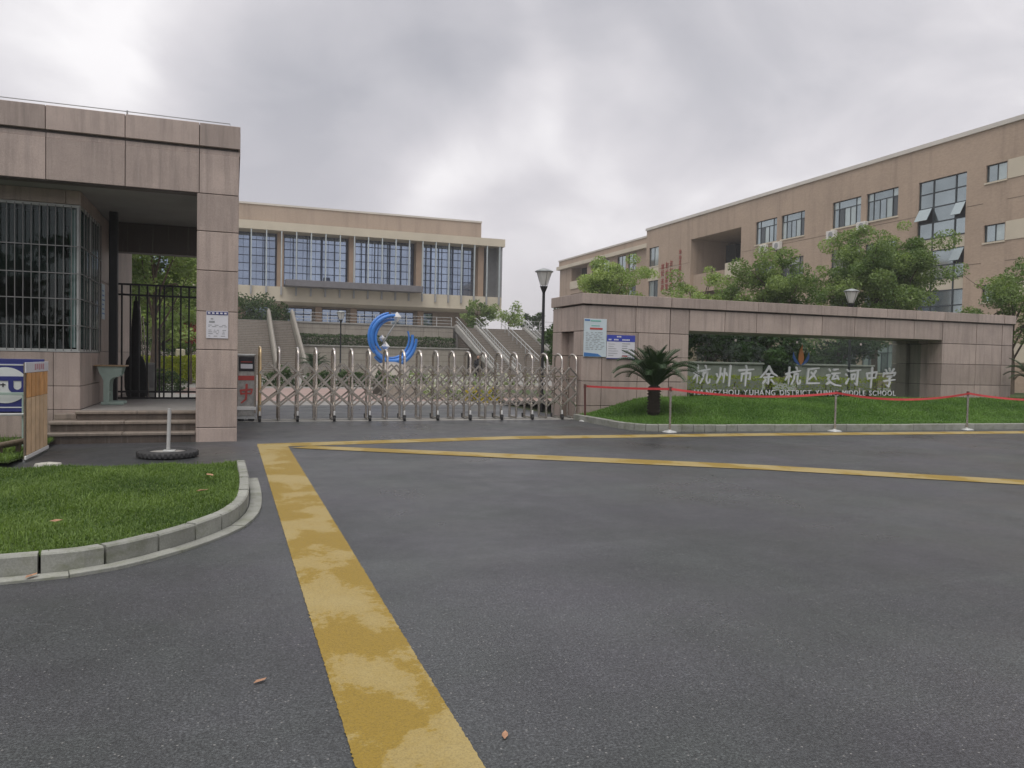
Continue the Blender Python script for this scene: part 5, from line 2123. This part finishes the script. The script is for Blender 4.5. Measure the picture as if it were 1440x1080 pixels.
def skin_body(name, mat, pts, edges, rad, parent, origin, sub=1):
    me = bpy.data.meshes.new(name)
    me.from_pydata([tuple(Vector(p)) for p in pts], edges, [])
    ob = bpy.data.objects.new(name, me)
    COL.objects.link(ob)
    ob.parent = parent
    ob.location = origin
    md = ob.modifiers.new('skin', 'SKIN')
    for v, r in zip(me.skin_vertices[0].data, rad):
        v.radius = (r, r) if not isinstance(r, tuple) else r
    me.skin_vertices[0].data[0].use_root = True
    sd_ = ob.modifiers.new('sub', 'SUBSURF'); sd_.levels = sd_.render_levels = sub
    me.materials.append(M[mat])
    bpy.context.view_layer.update()
    me2 = bpy.data.meshes.new_from_object(ob.evaluated_get(bpy.context.evaluated_depsgraph_get()))
    ob.modifiers.clear()
    ob.data = me2
    for p in me2.polygons:
        p.use_smooth = True
    return ob


pts = [(0, 0, .92), (0, 0, 1.12), (0, 0, 1.36), (0, 0, 1.46), (0, -.01, 1.56), (0, -.015, 1.66),
       (.17, 0, 1.38), (.23, .03, 1.12), (.24, -.05, .88), (.235, -.07, .78), (-.17, 0, 1.38), (-.25, -.05, 1.16), (-.20, -.20, 1.02), (-.15, -.27, 1.06),
       (.09, 0, .84), (.10, -.03, .47), (.10, .02, .07), (.11, -.13, .04), (-.09, 0, .84), (-.11, .05, .47), (-.12, .10, .07), (-.13, -.05, .04)]
ed = [(0, 1), (1, 2), (2, 3), (3, 4), (4, 5), (2, 6), (6, 7), (7, 8), (8, 9), (2, 10), (10, 11), (11, 12), (12, 13), (0, 14), (14, 15), (15, 16), (16, 17), (0, 18), (18, 19), (19, 20), (20, 21)]
rd = [(.16, .11), (.15, .10), (.17, .10), .055, .08, .07, .06, .047, .036, .035, .06, .047, .036, .035, .085, .06, .045, .04, .085, .06, .045, .04]
skin_body('body', 'cloth_dark', pts, ed, rd, pe, (0, 0, 0))
MB().lathe([(.02, -.12), (.065, -.09), (.085, -.02), (.088, .05), (.06, .10), (.01, .12)], (13.2, 41.985, 1.62), 14).build('head', 'skin', pe)
MB().lathe([(.085, -.03), (.098, .03), (.088, .10), (.05, .135), (.01, .145)], (13.2, 42.005, 1.625), 14).build('hair', 'hair', pe)

# ---------------------------------------------------------------- plants behind the gate
for i, (x, y, rx, h, lf) in enumerate(((2.2, 39, .8, .95, 'leaf_dark'), (4.0, 38.5, .7, .75, 'leaf_dark'), (5.6, 39, .8, .85, 'leaf_dark'), (7.2, 38.6, .75, .8, 'leaf_dark'), (9.0, 39.0, .8, .8, 'leaf_mid'))):
    make_bush('shrub', ['dark round shrub at the foot of the left balustrade', 'low dark shrub behind the fourth gate bay', 'dark shrub just left of the sculpture pedestal', 'dark shrub before the sculpture pedestal', 'mid green shrub right of the sculpture pedestal'][i],
              (x, y, 0), rx, .7, h, lf, .13, 1500, group='shrubs on the plaza')
fl_ = [(6.9, 27.5, 'flower_white', 'white flowering plant left in the bed behind the gate'), (7.6, 27.0, 'flower_white', 'white flowering plant in the middle of the bed behind the gate'),
       (8.1, 26.2, 'flower_yellow', 'yellow flowering plant behind the last gate bays'), (8.5, 25.4, 'flower_yellow', 'tallest yellow flowering plant by the lamp post'),
       (8.9, 26.8, 'flower_white', 'white flowering plant right of the yellow flowers')]
t = thing('flower_bed', 'stone edged flower bed behind the right half of the gate', 'flower bed', (8.5, 28, 0))
MB().box(5.4, 12, 28.2, 28.4, -.02, .5, 0, .02).build('edging', 'stone_wall', t)
MB().box(5.4, 12, 28.41, 31.5, -.02, .42).build('soil', 'soil', t)
for i in range(16):
    x = 5.7+i*.40+random.uniform(-.1, .1)
    y = 28.8+random.uniform(0, 1.8)
    make_bush('flower_plant', 'small pot plant with pale flowers in the bed behind the gate', (x, y, .42), .22, .22, random.uniform(.35, .6), 'flower_white' if i % 3 else 'leaf_light', .08, 150, 'plant', 'pale plants in the bed behind the gate')
for x, y, lf, lab in fl_:
    b = make_bush('flower_plant', lab, (x, y, 0), .34, .34, .55, lf, .08, 420, 'plant', 'flowering plants behind the gate')
    P = np.array([x, y, .0])+RNG.normal(size=(300, 3))*np.array([.2, .2, .14])+np.array([0, 0, .2])
    quads_mesh('leaves', leaf_quads(P, .09), 'leaf_mid', b)

# ---------------------------------------------------------------- trees
make_tree('tree', 'pale feathery tree behind the left pier of the sign wall', (20.0, 38.6, 0), 7.7, 2.4, 3.0, 31, 'leaf_light', .13, 80, 91, 'trees behind the sign wall', .12)
make_tree('tree', 'small yellow green tree below the red slogan', (22.8, 34.3, 0), 6.75, 2.15, 3.0, 32, 'leaf_light', .12, 85, 70, 'trees behind the sign wall', .10)
make_tree('tree', 'round bright green tree before the paired windows of the teaching block', (24.0, 30.2, 0), 7.3, 2.15, 2.4, 33, 'leaf_mid', .115, 115, 98, 'trees behind the sign wall', .12)
make_tree('tree', 'largest tree with two tops in front of the glazed stairwell', (30.5, 30.3, 0), 8.3, 3.05, 2.8, 34, 'leaf_mid', .12, 100, 154, 'trees behind the sign wall', .17,
          extra=[(-.75, .5, 8.0, .75), (1.25, -.6, 7.7, .85), (-1.9, 1.0, 5.8, .9)])
make_tree('tree', 'loose tree with pale blossom at the right edge behind the sign wall', (32.4, 24.4, 0), 6.6, 2.3, 2.7, 35, 'leaf_mid', .12, 75, 77, 'trees behind the sign wall', .12)
b = make_bush('shrub', 'reddish green shrub between the two big trees behind the wall', (26.6, 29.5, 2.2), 1.5, 1.2, 2.0, 'leaf_mid', .15, 1500)
for i, (x, y, h, r_, lab) in enumerate(((15.6, 27.5, 3.5, 2.0, 'dark tree close behind the left part of the name glass'), (18.2, 26.6, 3.35, 1.9, 'dark tree behind the middle of the name glass'),
                                        (20.4, 25.6, 3.2, 1.7, 'dark tree behind the emblem on the glass'), (22.8, 24.6, 3.05, 1.6, 'dark tree behind the right part of the name glass'), (13.6, 29.5, 3.5, 1.5, 'slim dark tree behind the left edge of the name glass'))):
    make_tree('tree', lab, (x, y, .3), h, r_, .6, 50+i, 'leaf_dark', .17, 55, 56, 'trees close behind the name glass', .09)
# along the terrace
make_tree('tree', 'broad green shrub tree at the right end of the hall', (25.0, 80, 4.6), 3.0, 2.4, .2, 61, 'leaf_mid', .24, 30, 50, 'trees on the hall terrace')
make_tree('tree', 'sparse shrub tree beyond the right end of the hall', (29.3, 82, 4.6), 3.1, 2.2, .3, 62, 'leaf_light', .22, 18, 42, 'trees on the hall terrace', .1)
make_tree('tree', 'blue green tree behind the nearest lamp post', (28.9, 66, 0), 6.9, 2.0, 2.2, 63, 'leaf_dark', .26, 30, 56, 'trees on the hall terrace')
make_tree('tree', 'small dark tree on the skyline left of the lamp post', (33.0, 84, 4.6), 2.6, 1.6, .3, 64, 'leaf_dark', .24, 24, 36, 'trees on the hall terrace', .08)
make_bush('shrub', 'large dark green shrub mass beside the guard house pillar on the terrace', (1.6, 78.5, 4.7), 2.6, 1.8, 2.7, 'leaf_dark', .26, 2600)
make_bush('shrub', 'low dark shrub at the head of the narrow left stairs', (4.5, 79.5, 4.7), 1.3, 1.0, 1.7, 'leaf_dark', .24, 900)
# garden behind the guard house
make_tree('tree', 'tall dark garden tree seen through the iron gate', (-5.2, 31, 0), 8.0, 2.8, 2.6, 71, 'leaf_mid', .15, 55, 100, 'garden trees behind the guard house', .14)
make_tree('tree', 'garden tree right of the tall one seen through the iron gate', (-2.9, 33, 0), 7.6, 2.1, 2.8, 72, 'leaf_mid', .15, 50, 90, 'garden trees behind the guard house', .12)
make_tree('tree', 'pale leaved garden tree behind the others', (-3.4, 41, 0), 7.5, 3.2, 1.8, 73, 'leaf_light', .19, 45, 90, 'garden trees behind the guard house', .13)
make_tree('tree', 'far garden tree closing the view through the iron gate', (-7.5, 47, 0), 9.5, 4.0, 1.2, 74, 'leaf_dark', .24, 45, 100, 'garden trees behind the guard house', .16)
make_tree('tree', 'far dark tree behind the pillar side of the iron gate', (-3.2, 55, 0), 8.0, 3.2, 1.0, 75, 'leaf_dark', .26, 40, 90, 'garden trees behind the guard house', .16)
make_hedge('hedge', 'broad yellow green hedge in the garden behind the iron gate', -9, -.6, 42, 49, 0, 1.3, 'leaf_gold', .17, 14000)
make_bush('shrub', 'dark clipped round shrub before the yellow green hedge', (-2.9, 33.5, 0), 1.05, .8, .95, 'leaf_dark', .11, 2200)
make_bush('shrub', 'pale ball clipped shrub on a thin stem behind the iron gate', (-3.3, 40, 0), .5, .5, 1.0, 'leaf_grey', .10, 1000, ball=True, zc=2.55)
make_bush('shrub', 'red flowering shrub behind the iron gate near the pillar', (-1.9, 40.5, 0), .6, .6, 1.1, 'leaf_red', .12, 500, ball=True, zc=2.5)
make_hedge('hedge', 'dark hedge at the back of the garden', -10, -.4, 50, 52, 0, 2.4, 'leaf_dark', .2, 4200)
t = thing('path_stone', 'pale stone block in the garden behind the iron gate', 'stone', (-2.9, 49.4, 0))
MB().box(-3.15, -2.65, 49.2, 49.7, 0, 1.75, 0, .05).build('block', 'cream', t)
sheet('garden_path', [(-8, 19.2), (-.4, 19.2), (-.4, 31), (-8, 31)], .006, 'pave')

# unseen trees over the road, added to darken what the glass mirrors
cs, rd_ = [], []
rs = random.Random(77)
for i in range(420):
    cs.append((rs.uniform(-60, 70), rs.uniform(-46, -38), rs.uniform(.5, 9.5+2*math.sin(i))))
    rd_.append(rs.uniform(1.0, 1.9))
P, tv = [], []
for c, r_ in zip(cs, rd_):
    d = RNG.normal(size=(60, 3)); d /= np.linalg.norm(d, axis=1)[:, None]
    P.append(np.array(c)+d*r_*(.5+.5*RNG.random(60))[:, None]); tv.append(np.full(60, rs.uniform(.1, .9)))
o = quads_mesh('reflection_trees', leaf_quads(np.concatenate(P), .75), 'leaf_dark', None, np.concatenate(tv), (0, -42, 0))
tag(o, 'unseen belt of dark trees added behind the viewer to darken reflections', None, None, 'stuff')

# thin damp air over the whole place
hm = MB()
hm.box(-2600, 2600, -2600, 2600, -1.03, 19.0)
hv = bpy.data.materials.new('haze')
hv.use_nodes = True
hv.node_tree.nodes.clear()
pv = hv.node_tree.nodes.new('ShaderNodeVolumePrincipled')
pv.inputs['Color'].default_value = (.93, .94, .96, 1)
pv.inputs['Density'].default_value = .0008
ho = hv.node_tree.nodes.new('ShaderNodeOutputMaterial')
hv.node_tree.links.new(pv.outputs[0], ho.inputs['Volume'])
hm.build('haze', hv, kind='stuff', label='thin damp haze over the school grounds')
